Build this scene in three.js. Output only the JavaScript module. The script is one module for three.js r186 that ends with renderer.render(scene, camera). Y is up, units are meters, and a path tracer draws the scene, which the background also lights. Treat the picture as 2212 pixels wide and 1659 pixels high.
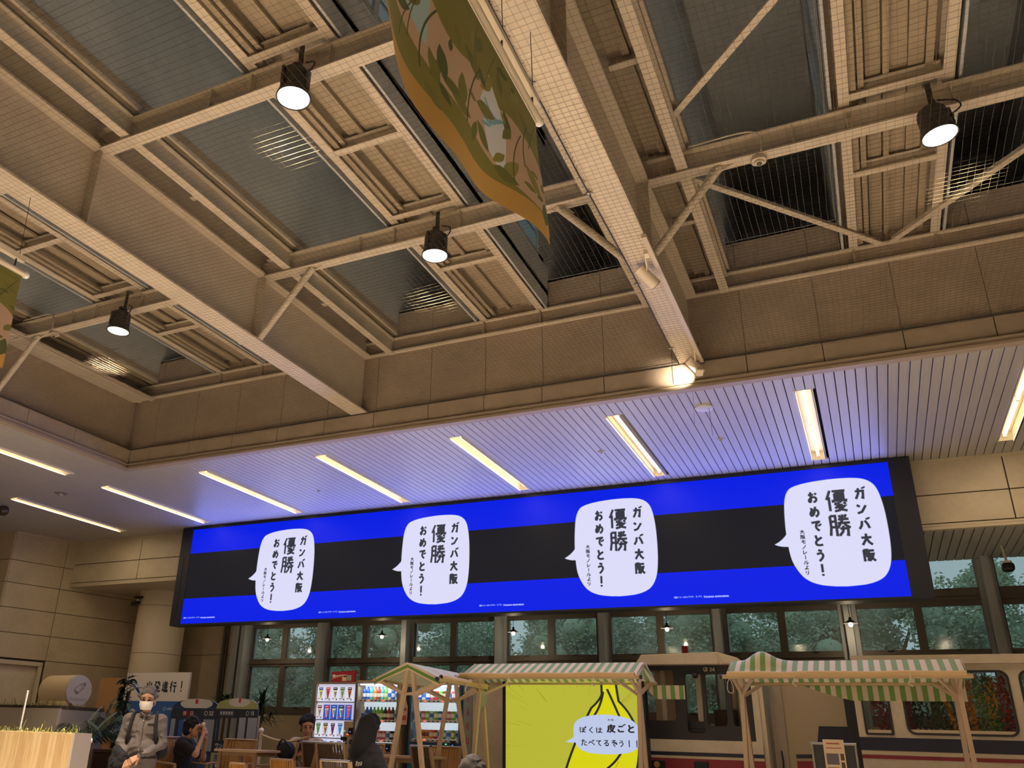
import * as THREE from 'three';
import { mergeGeometries, toCreasedNormals } from 'three/addons/utils/BufferGeometryUtils.js';
import { RoundedBoxGeometry } from 'three/addons/geometries/RoundedBoxGeometry.js';
import { MarchingCubes } from 'three/addons/objects/MarchingCubes.js';
import { RectAreaLightUniformsLib } from 'three/addons/lights/RectAreaLightUniformsLib.js';

// ------------------------------------------------------------------ camera, sky, exposure
const EYE = 1.05;                                    // eye height; heights "above the eye" are written EYE + h
const scene = new THREE.Scene();
const camera = new THREE.PerspectiveCamera(2 * Math.atan(1659 / 2 / 1820.7) * 180 / Math.PI, 2212 / 1659, 0.05, 400);
camera.position.set(0, EYE, 0);
camera.rotation.set(THREE.MathUtils.degToRad(22.433), THREE.MathUtils.degToRad(27.091), THREE.MathUtils.degToRad(2.0197), 'YXZ');
camera.setViewOffset(2212, 1659, 167.6, -28.8, 2212, 1659);   // the photograph is an off-centre crop
scene.background = new THREE.Color().setRGB(0.46, 0.60, 0.63);  // even overcast evening sky
const renderer = new THREE.WebGLRenderer({ antialias: true });
renderer.toneMapping = THREE.LinearToneMapping;
renderer.toneMappingExposure = 1.0;
renderer.shadowMap.enabled = true;
RectAreaLightUniformsLib.init();

// strengths of the lamps that the hall has
const POWER = { highbay: 280, tube: 15, tubeGlow: 2.4, screen: 2.2, hallRow: 26, track: 5 };
const WARM = new THREE.Color().setRGB(1.0, 0.78, 0.52);      // tubes and floods
const FLOOD = new THREE.Color().setRGB(1.0, 0.82, 0.63);

// ------------------------------------------------------------------ helpers
let seed = 7;
const rnd = () => { seed = (seed * 1664525 + 1013904223) >>> 0; return seed / 4294967296; };
const rr = (a, b) => a + (b - a) * rnd();
const used = new Map();
function numbered(name) {
  const n = used.get(name) || 0; used.set(name, n + 1);
  return n ? name + '_' + String(n).padStart(3, '0') : name;
}
function put(o, parent) { if (parent) parent.add(o); else scene.add(o); return o; }
function clean(g) {                                   // every geometry non-indexed with position, normal, uv
  let q = g.index ? g.toNonIndexed() : g;
  for (const k of Object.keys(q.attributes)) if (!['position', 'normal', 'uv'].includes(k)) q.deleteAttribute(k);
  if (!q.attributes.normal) q.computeVertexNormals();
  if (!q.attributes.uv) q.setAttribute('uv', new THREE.BufferAttribute(new Float32Array(q.attributes.position.count * 2), 2));
  q.morphAttributes = {}; q.clearGroups();
  return q;
}
function join(geos) { return geos.length === 1 ? clean(geos[0]) : mergeGeometries(geos.map(clean)); }
function obj(name, geos, mat, parent, free) {          // ONE named mesh
  const m = new THREE.Mesh(Array.isArray(geos) ? join(geos) : geos, mat);
  m.name = parent ? name : numbered(name); m.castShadow = m.receiveShadow = true;
  return put(m, parent);
}
const partCount = new WeakMap();
function part(name, geos, mat, parent, label) {         // a mesh under its thing, numbered within the thing
  const c = partCount.get(parent) || {}; partCount.set(parent, c);
  const n = c[name] || 0; c[name] = n + 1;
  const m = obj(n ? name + '_' + String(n).padStart(3, '0') : name, geos, mat, parent);
  if (label) m.userData.label = label;
  return m;
}
function tag(o, label, category, group) { o.userData.label = label; o.userData.category = category; if (group) o.userData.group = group; return o; }
function thing(name, label, category, pos = [0, 0, 0], turn = 0, group) {
  const g = new THREE.Group(); g.name = numbered(name); scene.add(g);
  g.position.set(...pos); g.rotation.y = turn; return tag(g, label, category, group);
}
function struct(name, pos = [0, 0, 0]) { const g = new THREE.Group(); g.name = name; g.userData.kind = 'structure'; g.position.set(...pos); scene.add(g); return g; }
function copyOf(root, label, pos, turn) {
  const r = root.clone(); r.name = numbered(root.name.replace(/_\d{3}$/, '')); scene.add(r);
  r.userData = { ...root.userData, label }; r.position.set(...pos); if (turn !== undefined) r.rotation.y = turn; return r;
}
// uv in metres by the dominant axis of each face
function boxUV(g, s = 1) {
  g = clean(g); const p = g.attributes.position, n = g.attributes.normal, u = g.attributes.uv;
  for (let i = 0; i < p.count; i++) {
    const ax = Math.abs(n.getX(i)), ay = Math.abs(n.getY(i)), az = Math.abs(n.getZ(i));
    if (ax >= ay && ax >= az) u.setXY(i, p.getZ(i) * s, p.getY(i) * s);
    else if (ay >= az) u.setXY(i, p.getX(i) * s, p.getZ(i) * s);
    else u.setXY(i, p.getX(i) * s, p.getY(i) * s);
  }
  return g;
}
const V = (x, y, z) => new THREE.Vector3(x, y, z);
// box from its limits
function lim(x0, x1, y0, y1, z0, z1) { return new THREE.BoxGeometry(Math.abs(x1 - x0), Math.abs(y1 - y0), Math.abs(z1 - z0)).translate((x0 + x1) / 2, (y0 + y1) / 2, (z0 + z1) / 2); }
function box(w, h, d, x = 0, y = 0, z = 0, ry = 0, rx = 0, rz = 0) {
  const g = new THREE.BoxGeometry(w, h, d); if (rz) g.rotateZ(rz); if (rx) g.rotateX(rx); if (ry) g.rotateY(ry); return g.translate(x, y, z);
}
function rbox(w, h, d, r, x = 0, y = 0, z = 0, ry = 0, rx = 0, rz = 0) {
  const g = new RoundedBoxGeometry(w, h, d, 2, Math.min(r, w / 2.01, h / 2.01, d / 2.01)); if (rz) g.rotateZ(rz); if (rx) g.rotateX(rx); if (ry) g.rotateY(ry); return g.translate(x, y, z);
}
function bar(a, b, r0, r1 = r0, seg = 10, open = false) {           // round bar between two points
  const A = V(...a), B = V(...b), d = B.clone().sub(A), L = d.length();
  const g = new THREE.CylinderGeometry(r1, r0, L, seg, 1, open).translate(0, L / 2, 0);
  g.applyQuaternion(new THREE.Quaternion().setFromUnitVectors(V(0, 1, 0), d.normalize())); return g.translate(...a);
}
function beam(a, b, w, h) {                                          // square bar between two points
  const A = V(...a), B = V(...b), d = B.clone().sub(A), L = d.length();
  const m = new THREE.Matrix4().lookAt(V(0, 0, 0), d.clone(), Math.abs(d.y) / L > 0.99 ? V(0, 0, 1) : V(0, 1, 0));
  return new THREE.BoxGeometry(w, h, L).applyMatrix4(m).translate((a[0] + b[0]) / 2, (a[1] + b[1]) / 2, (a[2] + b[2]) / 2);
}
function cyl(r, h, x, y, z, seg = 20, r2 = r) { return new THREE.CylinderGeometry(r2, r, h, seg).translate(x, y, z); }
function ball(r, x, y, z, w = 12, h = 8) { return new THREE.SphereGeometry(r, w, h).translate(x, y, z); }
function tube(pts, r, seg = 24, rad = 6) { return new THREE.TubeGeometry(new THREE.CatmullRomCurve3(pts.map((p) => V(...p))), seg, r, rad); }
function sheet(fn, nu, nv, thick = 0) {                               // parametric surface fn(u,v) -> [x,y,z], both faces when thick
  const pos = [], uv = [], idx = [];
  for (let j = 0; j <= nv; j++) for (let i = 0; i <= nu; i++) { pos.push(...fn(i / nu, j / nv)); uv.push(i / nu, 1 - j / nv); }
  for (let j = 0; j < nv; j++) for (let i = 0; i < nu; i++) { const a = j * (nu + 1) + i, b = a + 1, c = a + nu + 1, d = c + 1; idx.push(a, c, b, b, c, d); }
  const g = new THREE.BufferGeometry(); g.setAttribute('position', new THREE.Float32BufferAttribute(pos, 3)); g.setAttribute('uv', new THREE.Float32BufferAttribute(uv, 2)); g.setIndex(idx); g.computeVertexNormals();
  if (!thick) return g;
  const n = g.attributes.normal, back = g.clone(), bp = back.attributes.position;
  for (let i = 0; i < bp.count; i++) bp.setXYZ(i, bp.getX(i) - n.getX(i) * thick, bp.getY(i) - n.getY(i) * thick, bp.getZ(i) - n.getZ(i) * thick);
  const bi = back.index.array; for (let i = 0; i < bi.length; i += 3) { const t = bi[i]; bi[i] = bi[i + 1]; bi[i + 1] = t; } back.computeVertexNormals();
  return mergeGeometries([clean(g), clean(back)]);
}
function shapeOf(pts) { const s = new THREE.Shape(); pts.forEach(([x, y], i) => (i ? s.lineTo(x, y) : s.moveTo(x, y))); s.closePath(); return s; }
function roundRect(x0, y0, x1, y1, r, path = new THREE.Shape()) {
  path.moveTo(x0 + r, y0); path.lineTo(x1 - r, y0); path.absarc(x1 - r, y0 + r, r, -Math.PI / 2, 0); path.lineTo(x1, y1 - r); path.absarc(x1 - r, y1 - r, r, 0, Math.PI / 2);
  path.lineTo(x0 + r, y1); path.absarc(x0 + r, y1 - r, r, Math.PI / 2, Math.PI); path.lineTo(x0, y0 + r); path.absarc(x0 + r, y0 + r, r, Math.PI, 1.5 * Math.PI); return path;
}
function extrude(shape, depth, bevel = 0) { return new THREE.ExtrudeGeometry(shape, { depth, bevelEnabled: bevel > 0, bevelSize: bevel, bevelThickness: bevel, bevelSegments: 1, curveSegments: 10 }); }
function lathe(prof, seg = 24) { return new THREE.LatheGeometry(prof.map(([r, y]) => new THREE.Vector2(r, y)), seg); }

// ------------------------------------------------------------------ textures
function hash2(x, y, s) { let h = (Math.imul(x, 374761393) + Math.imul(y, 668265263) + Math.imul(s, 2246822519)) | 0; h = Math.imul(h ^ (h >>> 13), 1274126177); return ((h ^ (h >>> 16)) >>> 0) / 4294967296; }
function vnoise(x, y, per, s) {                        // tiling value noise
  const xi = Math.floor(x), yi = Math.floor(y), fx = x - xi, fy = y - yi, w = (t) => t * t * (3 - 2 * t), m = (a) => ((a % per) + per) % per;
  const a = hash2(m(xi), m(yi), s), b = hash2(m(xi + 1), m(yi), s), c = hash2(m(xi), m(yi + 1), s), d = hash2(m(xi + 1), m(yi + 1), s);
  return (a + (b - a) * w(fx)) * (1 - w(fy)) + (c + (d - c) * w(fx)) * w(fy);
}
function dataTex(n, fn, srgb, rx = 1, ry = rx) {        // fn(u,v) -> [r,g,b] 0..1
  const d = new Uint8Array(n * n * 4);
  for (let j = 0; j < n; j++) for (let i = 0; i < n; i++) { const c = fn(i / n, j / n), k = (j * n + i) * 4; d[k] = c[0] * 255; d[k + 1] = c[1] * 255; d[k + 2] = c[2] * 255; d[k + 3] = 255; }
  const t = new THREE.DataTexture(d, n, n); t.wrapS = t.wrapT = THREE.RepeatWrapping; t.magFilter = THREE.LinearFilter; t.minFilter = THREE.LinearMipmapLinearFilter; t.generateMipmaps = true;
  if (srgb) t.colorSpace = THREE.SRGBColorSpace; t.repeat.set(rx, ry); t.needsUpdate = true; return t;
}
function grain(amount, s) {                             // neutral mottling round white
  return dataTex(256, (u, v) => { const a = vnoise(u * 8, v * 8, 8, s) * 0.5 + vnoise(u * 32, v * 32, 32, s + 1) * 0.3 + vnoise(u * 128, v * 128, 128, s + 2) * 0.2; const k = 1 - amount + amount * a; return [k, k, k]; }, true);
}
function canvasTex(w, h, draw) {
  const c = document.createElement('canvas'); c.width = w; c.height = h; const x = c.getContext('2d'); draw(x, w, h);
  const t = new THREE.CanvasTexture(c); t.colorSpace = THREE.SRGBColorSpace; t.anisotropy = 8; return t;
}
const col = (h) => new THREE.Color(h);
function std(hex, rough = 0.6, o = {}) { return new THREE.MeshStandardMaterial({ color: col(hex), roughness: rough, side: THREE.DoubleSide, ...o }); }
const paintGrain = grain(0.10, 11), wallGrain = grain(0.12, 31);
const bumpGrain = dataTex(128, (u, v) => { const k = vnoise(u * 32, v * 32, 32, 5) * 0.6 + vnoise(u * 64, v * 64, 64, 6) * 0.4; return [k, k, k]; }, false);
const M = {
  steel: std('#d6c8b2', 0.42, { map: paintGrain }),
  girder: std('#cfc3b0', 0.33, { map: paintGrain }),
  deck: std('#a8987f', 0.6, { map: paintGrain }),
  well: std('#c2c4c3', 0.62, { map: wallGrain }),
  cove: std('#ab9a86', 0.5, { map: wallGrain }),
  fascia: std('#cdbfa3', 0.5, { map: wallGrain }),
  slat: std('#b4b0aa', 0.38, { map: paintGrain }),
  slatGap: std('#3b352d', 0.8),
  wall: std('#c2b294', 0.6, { map: wallGrain }),
  floor: std('#c9bdaa', 0.35, { map: wallGrain }),
  frame: std('#5c534a', 0.5), mullion: std('#a3a7a8', 0.45),
  black: std('#17181b', 0.45), charcoal: std('#2f3033', 0.55), dark: std('#1d1d20', 0.8),
  white: std('#e8e4dc', 0.5), cream: std('#dccfb6', 0.5), wood: null,
  metal: std('#a9a59c', 0.32, { metalness: 0.8 }),
};
function wood(hexA, hexB, s, rough = 0.5) {
  const a = col(hexA), b = col(hexB);
  const t = dataTex(256, (u, v) => { const w = vnoise(u * 48, v * 3, 48, s), q = vnoise(u * 12, v * 4, 12, s + 3), k = Math.min(1, Math.max(0, w * 0.65 + q * 0.35)); const c = a.clone().lerp(b, k); const o = c.convertLinearToSRGB(); return [o.r, o.g, o.b]; }, true, 1);
  return new THREE.MeshStandardMaterial({ map: t, roughness: rough });
}
M.wood = wood('#b98f5e', '#8f6a40', 41);
M.paleWood = wood('#cdb58a', '#b19468', 51);
M.chairWood = wood('#a98a66', '#8a6c4b', 61, 0.45);
M.cane = wood('#b9853f', '#8a5c26', 71, 0.6);
M.bark = wood('#6b4f36', '#43301f', 81, 0.9);
// ------------------------------------------------------------------ the room shell
const CEIL = EYE + 3.292, SOFFIT = EYE + 2.464;
const COVE = { x0: -8.60, x1: 6.3, z0: -7.83, z1: 1.2, net: EYE + 3.565, ledge: EYE + 4.30, top: EYE + 4.49 };
{ // floor: square stone tiles near the things, a plain slab below
  const f = struct('floor');
  part('slab', [boxUV(lim(-16, 9, -0.25, -0.012, -13.2, 8), 0.5)], M.floor, f);
  const tile = boxUV(box(0.995, 0.012, 0.995, 0, -0.006, 0), 1);
  const tones = ['#cfc7bb', '#c8bfb2', '#d3ccc1'].map((h) => std(h, 0.3, { map: wallGrain }));
  for (let i = 0; i < 14; i++) for (let k = 0; k < 9; k++) { const m = part('tile', tile, tones[Math.floor(rnd() * 3)], f); m.position.set(-11.5 + i, 0, -11.5 + k); }
}
// lamp troughs in the slatted ceiling: [x, z far, z near]
const TROUGHS = [[-7.665, -10.54, -8.265], [-5.79, -10.54, -8.265], [-3.935, -10.54, -8.265], [-2.10, -10.54, -8.265], [-0.23, -10.54, -8.265], [1.65, -10.54, -8.265],
  [-9.53, -10.56, -8.33], [-11.41, -10.56, -8.31], [-9.53, -7.70, -5.45], [-11.41, -7.70, -5.45]];
const PITCH = 0.0888;
{ // ceiling of narrow metal slats running towards the far wall, with open joints
  const c = struct('ceiling');
  const H = 0.02, slatGeo = new Map();
  const cut = (len) => { const k = len.toFixed(3); if (!slatGeo.has(k)) slatGeo.set(k, clean(rbox(PITCH - 0.0075, H, len, 0.003))); return slatGeo.get(k); };
  const lay = (x, z0, z1) => { if (z1 - z0 < 0.02) return; const m = part('slat', cut(z1 - z0), M.slat, c); m.position.set(x, CEIL + H / 2, (z0 + z1) / 2); };
  // slats are counted out from the first trough so that each trough takes the place of two
  for (let i = -70; i < 128; i++) {
    const x = -7.665 + (i + 0.5) * PITCH; if (x < -13.9 || x > 3.4) continue;
    const near = x < COVE.x0 - 0.02 ? (x < -9.4 ? -4.6 : -5.2) : COVE.z0;
    let spans = [[-11.0, near]];
    for (const [tx, a, b] of TROUGHS) if (Math.abs(tx - x) < PITCH) {
      const next = []; for (const [p, q] of spans) { if (b <= p || a >= q) next.push([p, q]); else { if (a > p) next.push([p, a]); if (b < q) next.push([b, q]); } } spans = next;
    }
    for (const [p, q] of spans) lay(x, p, q);
  }
  // dark void over the slats, split round the troughs, and the plain ceiling out of view
  const xs = [-16, ...TROUGHS.slice(0, 6).map((t) => t[0]), 9];
  const lid = [lim(-16, 9, CEIL + 0.16, CEIL + 0.28, -11.3, COVE.z0 - 0.1), lim(-16, COVE.x0 - 0.14, CEIL + 0.16, CEIL + 0.28, COVE.z0 - 0.1, 8), lim(COVE.x1, 9, CEIL + 0.16, CEIL + 0.3, COVE.z0, 8), lim(COVE.x0, COVE.x1, CEIL + 0.16, CEIL + 0.3, COVE.z1, 8)];
  part('void_lining', lid, M.slatGap, c);
  part('plain_panel', [lim(3.4, 9, CEIL, CEIL + 0.02, -11.0, COVE.z0), lim(-16, COVE.x0, CEIL, CEIL + 0.02, -4.6, 8), lim(-16, -13.9, CEIL, CEIL + 0.02, -11, -4.6), lim(COVE.x1, 9, CEIL, CEIL + 0.02, COVE.z0, 8), lim(COVE.x0, COVE.x1, CEIL, CEIL + 0.02, COVE.z1, 8)], M.slat, c);
}
{ // deep fascia over the windows with wide metal panels
  const w = struct('wall_far');
  const seams = [-13.3, -11.385, -9.5, -7.6, -5.7, -3.8, -1.9, -0.2, 1.65, 3.5, 5.3, 9], ys = [SOFFIT + 0.07, EYE + 2.872, CEIL + 0.02];
  for (let i = 0; i + 1 < seams.length; i++) for (let k = 0; k < 2; k++) part('panel', [boxUV(rbox(seams[i + 1] - seams[i] - 0.012, ys[k + 1] - ys[k] - 0.012, 0.03, 0.004, (seams[i] + seams[i + 1]) / 2, (ys[k] + ys[k + 1]) / 2, -11.015), 0.7)], M.fascia, w);
  part('backing', [lim(-13.3, 9, SOFFIT + 0.03, CEIL + 0.4, -11.3, -11.03)], M.slatGap, w);
  part('edge_moulding', [lim(-13.3, 9, SOFFIT - 0.002, SOFFIT + 0.03, -11.06, -10.985), lim(-13.3, 9, SOFFIT + 0.034, SOFFIT + 0.062, -11.06, -10.993)], M.fascia, w);
  part('top_moulding', [lim(-13.3, 9, CEIL - 0.035, CEIL, -11.03, -10.985)], M.fascia, w);
  // slatted soffit between fascia and windows
  for (let i = 0; i < 150; i++) { const x = -11.0 + i * 0.1; if (x > -0.2 && x < 3.4) part('soffit_slat', [rbox(0.09, 0.02, 1.82, 0.003, x, SOFFIT + 0.012, -11.97)], M.slat, w); }
  part('soffit', [lim(-13.3, -0.25, SOFFIT, SOFFIT + 0.03, -12.9, -11.06), lim(3.4, 9, SOFFIT, SOFFIT + 0.03, -12.9, -11.06)], M.fascia, w);
  part('soffit_void', [lim(-13.3, 9, SOFFIT + 0.035, SOFFIT + 0.2, -13.0, -11.06)], M.slatGap, w);
}
// windows: two bays of panes between deep mullions, three rows
const GLASS = new THREE.MeshPhysicalMaterial({ color: col('#eaf0f1'), roughness: 0.06, transmission: 0.92, thickness: 0, ior: 1.45, side: THREE.DoubleSide });
const ZW = -12.85;
{
  const proto = struct('window_1');
  const rows = [[EYE + 2.095, SOFFIT - 0.005], [EYE + 1.338, EYE + 1.88], [EYE + 0.535, EYE + 1.206]];
  const P = 1.67, pw = 0.675, cx = [P / 2 - 0.39, P / 2 + 0.385];
  const fr = [];
  const x0 = 0.115, x1 = P - 0.115, yb = EYE + 0.40;
  fr.push(lim(x0, cx[0] - pw / 2, yb, SOFFIT, ZW - 0.05, ZW + 0.05), lim(cx[1] + pw / 2, x1, yb, SOFFIT, ZW - 0.05, ZW + 0.05), lim(cx[0] + pw / 2, cx[1] - pw / 2, yb, SOFFIT, ZW - 0.04, ZW + 0.04));
  for (const c of cx) { fr.push(lim(c - pw / 2, c + pw / 2, rows[1][1], rows[0][0], ZW - 0.05, ZW + 0.05), lim(c - pw / 2, c + pw / 2, rows[2][1], rows[1][0], ZW - 0.05, ZW + 0.05), lim(c - pw / 2, c + pw / 2, yb, rows[2][0], ZW - 0.05, ZW + 0.05)); }
  part('window_frame', fr, M.frame, proto);
  part('transom_moulding', [lim(x0, x1, rows[1][1] + 0.06, rows[1][1] + 0.10, ZW + 0.05, ZW + 0.075), lim(x0, x1, rows[2][1] + 0.045, rows[2][1] + 0.075, ZW + 0.05, ZW + 0.075)], M.frame, proto);
  part('mullion', [lim(-0.045, 0.045, 0.02, SOFFIT, ZW - 0.1, ZW + 0.20), lim(-0.115, 0.115, 0.02, SOFFIT, ZW - 0.1, ZW + 0.02)], M.mullion, proto);
  for (const r of rows) for (const c of cx) { part('pane', [lim(c - pw / 2 - 0.004, c + pw / 2 + 0.004, r[0] - 0.004, r[1] + 0.004, ZW - 0.003, ZW + 0.003)], GLASS, proto); part('catch', [box(0.07, 0.012, 0.02, c, r[0] - 0.012, ZW + 0.055)], M.black, proto); }
  part('sill_wall', [boxUV(lim(0.045, P - 0.045, 0, EYE + 0.40, ZW - 0.12, ZW + 0.06), 0.7)], M.wall, proto);
  proto.position.x = -10.23;
  for (let i = 1; i < 9; i++) { const c = proto.clone(); c.name = 'window_' + (i + 1); c.position.x = -10.23 + i * P; scene.add(c); }
}
{ // blank wall between window bays and the left wall, left wall, and the walls behind the camera
  const wr = struct('wall_rear');
  part('panel', [boxUV(lim(-12.6, -10.35, 0.02, EYE + 1.42, ZW - 0.12, ZW + 0.04), 0.7)], M.wall, wr);
  part('panel', [boxUV(lim(-12.6, -10.35, EYE + 1.43, SOFFIT, ZW - 0.12, ZW + 0.04), 0.7)], M.wall, wr);
  part('return', [lim(-10.47, -10.345, 0.02, SOFFIT, ZW - 0.1, ZW + 0.20)], M.mullion, wr);
  part('rail', [lim(-10.78, -10.72, 0.02, SOFFIT, ZW + 0.04, ZW + 0.075), lim(-10.70, -10.66, 0.02, SOFFIT, ZW + 0.04, ZW + 0.075)], M.frame, wr);
  part('right_panel', [lim(4.8, 9, 0, SOFFIT, ZW - 0.12, ZW + 0.04)], M.wall, wr);
  const wl = struct('wall_left');
  // panels of the left wall lean away from the hall by a few degrees as the station curves
  const A = [-13.32, -9.92], Bp = [-12.42, -12.85], L = Math.hypot(Bp[0] - A[0], Bp[1] - A[1]), ang = Math.atan2(-(Bp[1] - A[1]), Bp[0] - A[0]);
  const rowsY = [0.02, 2.20, 2.615, 3.03, 3.45, 3.84, CEIL + 0.02];
  for (let r = 0; r + 1 < rowsY.length; r++) for (const [s0, s1] of (r ? [[0, 0.31], [0.31, 1]] : [[0.31, 1]])) {
    const a = s0 * L, b = s1 * L, g = rbox(b - a - 0.008, rowsY[r + 1] - rowsY[r] - 0.009, 0.05, 0.004, (a + b) / 2, (rowsY[r] + rowsY[r + 1]) / 2, -0.025);
    g.rotateY(ang).translate(A[0], 0, A[1]); part('panel', [boxUV(g, 0.7)], M.wall, wl);
  }
  { const g = lim(0, L, 0, CEIL + 0.1, -0.25, -0.052); g.rotateY(ang).translate(A[0], 0, A[1]); part('backing', [g], M.slatGap, wl); }
  { const g = lim(0, L, CEIL - 0.05, CEIL, 0, 0.02); g.rotateY(ang).translate(A[0], 0, A[1]); part('cornice', [g], M.wall, wl); }
  // the part nearer the camera steps back to the left
  for (let r = 0; r + 1 < rowsY.length; r++) part('panel', [boxUV(rbox(2.4, rowsY[r + 1] - rowsY[r] - 0.009, 0.05, 0.004, -14.53, (rowsY[r] + rowsY[r + 1]) / 2, -9.925), 0.7)], M.wall, wl);
  part('backing', [lim(-16, -13.33, 0, CEIL + 0.1, -10.2, -9.955)], M.slatGap, wl);
  part('outer_panel', [lim(-16.2, -16, 0, CEIL + 0.3, -13.2, 8)], M.wall, wl);
  const ww = struct('wall_near'); part('panel', [lim(-16, 9, 0, CEIL + 0.3, 8, 8.2)], M.wall, ww);
  const wx = struct('wall_right'); part('panel', [lim(9, 9.2, 0, CEIL + 0.3, -13.2, 8)], M.wall, wx);
  const d = struct('door_1');                            // framed recess low in the left wall
  const fit = (g) => g.rotateY(ang).translate(A[0], 0, A[1]);
  part('door_frame', [fit(lim(0, 0.295 * L, 2.10, 2.17, -0.12, 0.03)), fit(lim(0.272 * L, 0.295 * L, 0, 2.12, -0.12, 0.03))], M.fascia, d);
  part('door_leaf', [boxUV(fit(lim(0, 0.272 * L, 0, 2.10, -0.09, -0.05)), 0.7)], M.fascia, d);
}
{ // round column and its corner conduit
  const c = thing('round_column', 'smooth cream round column behind the left end of the long screen', 'column', [-11.72, 0, -12.1]);
  part('shaft', [cyl(0.44, SOFFIT - 0.0, 0, SOFFIT / 2, 0, 48)], M.cream, c);
  part('joint_ring', [lathe([[0.44, -0.004], [0.4425, 0], [0.44, 0.004]], 48).translate(0, EYE + 1.36, 0), lathe([[0.44, -0.004], [0.4425, 0], [0.44, 0.004]], 48).translate(0, EYE + 2.2, 0)], M.frame, c);
  const p = thing('wall_conduit', 'thin grey conduit pipe rising in the corner left of the round column', 'pipe', [-12.36, 0, -12.3]);
  part('pipe', [bar([0, 0.3, 0], [0, EYE + 2.2, 0], 0.022)], M.metal, p);
  for (const y of [1.2, 1.8]) part('clip', [box(0.07, 0.02, 0.07, 0, EYE + y, 0)], M.metal, p);
}
// ------------------------------------------------------------------ raised roof over the hall
const GX = [-8.80, -4.99, -1.18, 2.63], BAY = 3.81;
const ZNEAR = 1.0, ZFAR = -10.4, CROSS = [-5.775, -3.645, -1.515];
const YNET = COVE.net, YLEDGE = COVE.ledge, YP = COVE.top;
{ // trim and web of the opening
  const t = struct('trim_1');
  const seams = [-8.6, -8.25, -7.56, -6.86, -6.16, -5.47, -4.79, -4.08, -3.4, -2.73, -2.06, -1.37, -0.67, 0.0, 0.66, 1.35, 2.05, 2.75, 3.45, 6.3];
  for (let i = 0; i + 1 < seams.length; i++) {
    const a = seams[i], b = seams[i + 1];
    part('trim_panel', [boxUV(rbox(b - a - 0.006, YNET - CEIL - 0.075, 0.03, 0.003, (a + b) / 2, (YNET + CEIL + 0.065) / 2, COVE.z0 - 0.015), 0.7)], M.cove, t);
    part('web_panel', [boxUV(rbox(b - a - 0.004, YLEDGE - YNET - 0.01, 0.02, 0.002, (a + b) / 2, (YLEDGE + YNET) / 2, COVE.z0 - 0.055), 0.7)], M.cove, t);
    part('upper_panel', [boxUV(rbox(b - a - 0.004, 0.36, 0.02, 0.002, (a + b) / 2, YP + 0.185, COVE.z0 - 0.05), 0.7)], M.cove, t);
  }
  const zs = [COVE.z0, -6.9, -6.2, -5.5, -4.8, -4.1, -3.4, -2.7, -2.0, -1.3, -0.6, COVE.z1];
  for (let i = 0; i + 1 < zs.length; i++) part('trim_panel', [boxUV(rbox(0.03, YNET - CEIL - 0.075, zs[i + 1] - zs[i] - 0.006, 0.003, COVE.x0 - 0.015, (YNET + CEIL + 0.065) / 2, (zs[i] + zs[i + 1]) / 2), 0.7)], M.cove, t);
  part('left_web', [boxUV(lim(COVE.x0 - 0.13, COVE.x0 - 0.11, YNET, YLEDGE, COVE.z0 - 0.05, COVE.z1), 0.7)], M.cove, t);
  for (const [y0, y1, d] of [[CEIL - 0.012, CEIL + 0.016, 0.035], [CEIL + 0.019, CEIL + 0.04, 0.022], [CEIL + 0.043, CEIL + 0.063, 0.03]]) part('moulding', [lim(COVE.x0 - d, COVE.x1, y0, y1, COVE.z0 - 0.06, COVE.z0 + d), lim(COVE.x0 - 0.06, COVE.x0 + d, y0, y1, COVE.z0, COVE.z1)], M.cove, t);
  part('ledge', [lim(COVE.x0 - 0.1, COVE.x1, YLEDGE - 0.006, YLEDGE + 0.012, COVE.z0 - 0.07, COVE.z0 + 0.015)], M.steel, t);
  part('ledge_band', [boxUV(lim(COVE.x0 - 0.1, COVE.x1, YLEDGE + 0.012, YP - 0.02, COVE.z0 - 0.07, COVE.z0 - 0.035), 0.7)], M.cove, t);
  part('upper_ledge', [lim(COVE.x0 - 0.1, COVE.x1, YP - 0.02, YP - 0.004, COVE.z0 - 0.07, COVE.z0 + 0.01)], M.steel, t);
  for (const x of [-7.2, -6.52, -3.41, -2.735, 0.39, 1.07]) part('stiffener', [lim(x - 0.008, x + 0.008, YLEDGE + 0.012, YP - 0.02, COVE.z0 - 0.036, COVE.z0 + 0.004)], M.cove, t);
  for (const l of [lim(COVE.x0 - 0.5, 9, CEIL + 0.28, YP + 0.34, COVE.z0 - 0.3, COVE.z0 - 0.07), lim(COVE.x0 - 0.5, COVE.x0 - 0.13, CEIL + 0.28, YP + 0.3, COVE.z0 - 0.1, COVE.z1 + 0.3), lim(COVE.x0 - 0.5, 9, CEIL + 0.3, YP + 0.2, COVE.z1, COVE.z1 + 0.2), lim(COVE.x1, COVE.x1 + 0.2, CEIL + 0.28, YP + 0.2, COVE.z0, COVE.z1)]) part('back_lining', [l], M.cove, t);
}
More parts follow.
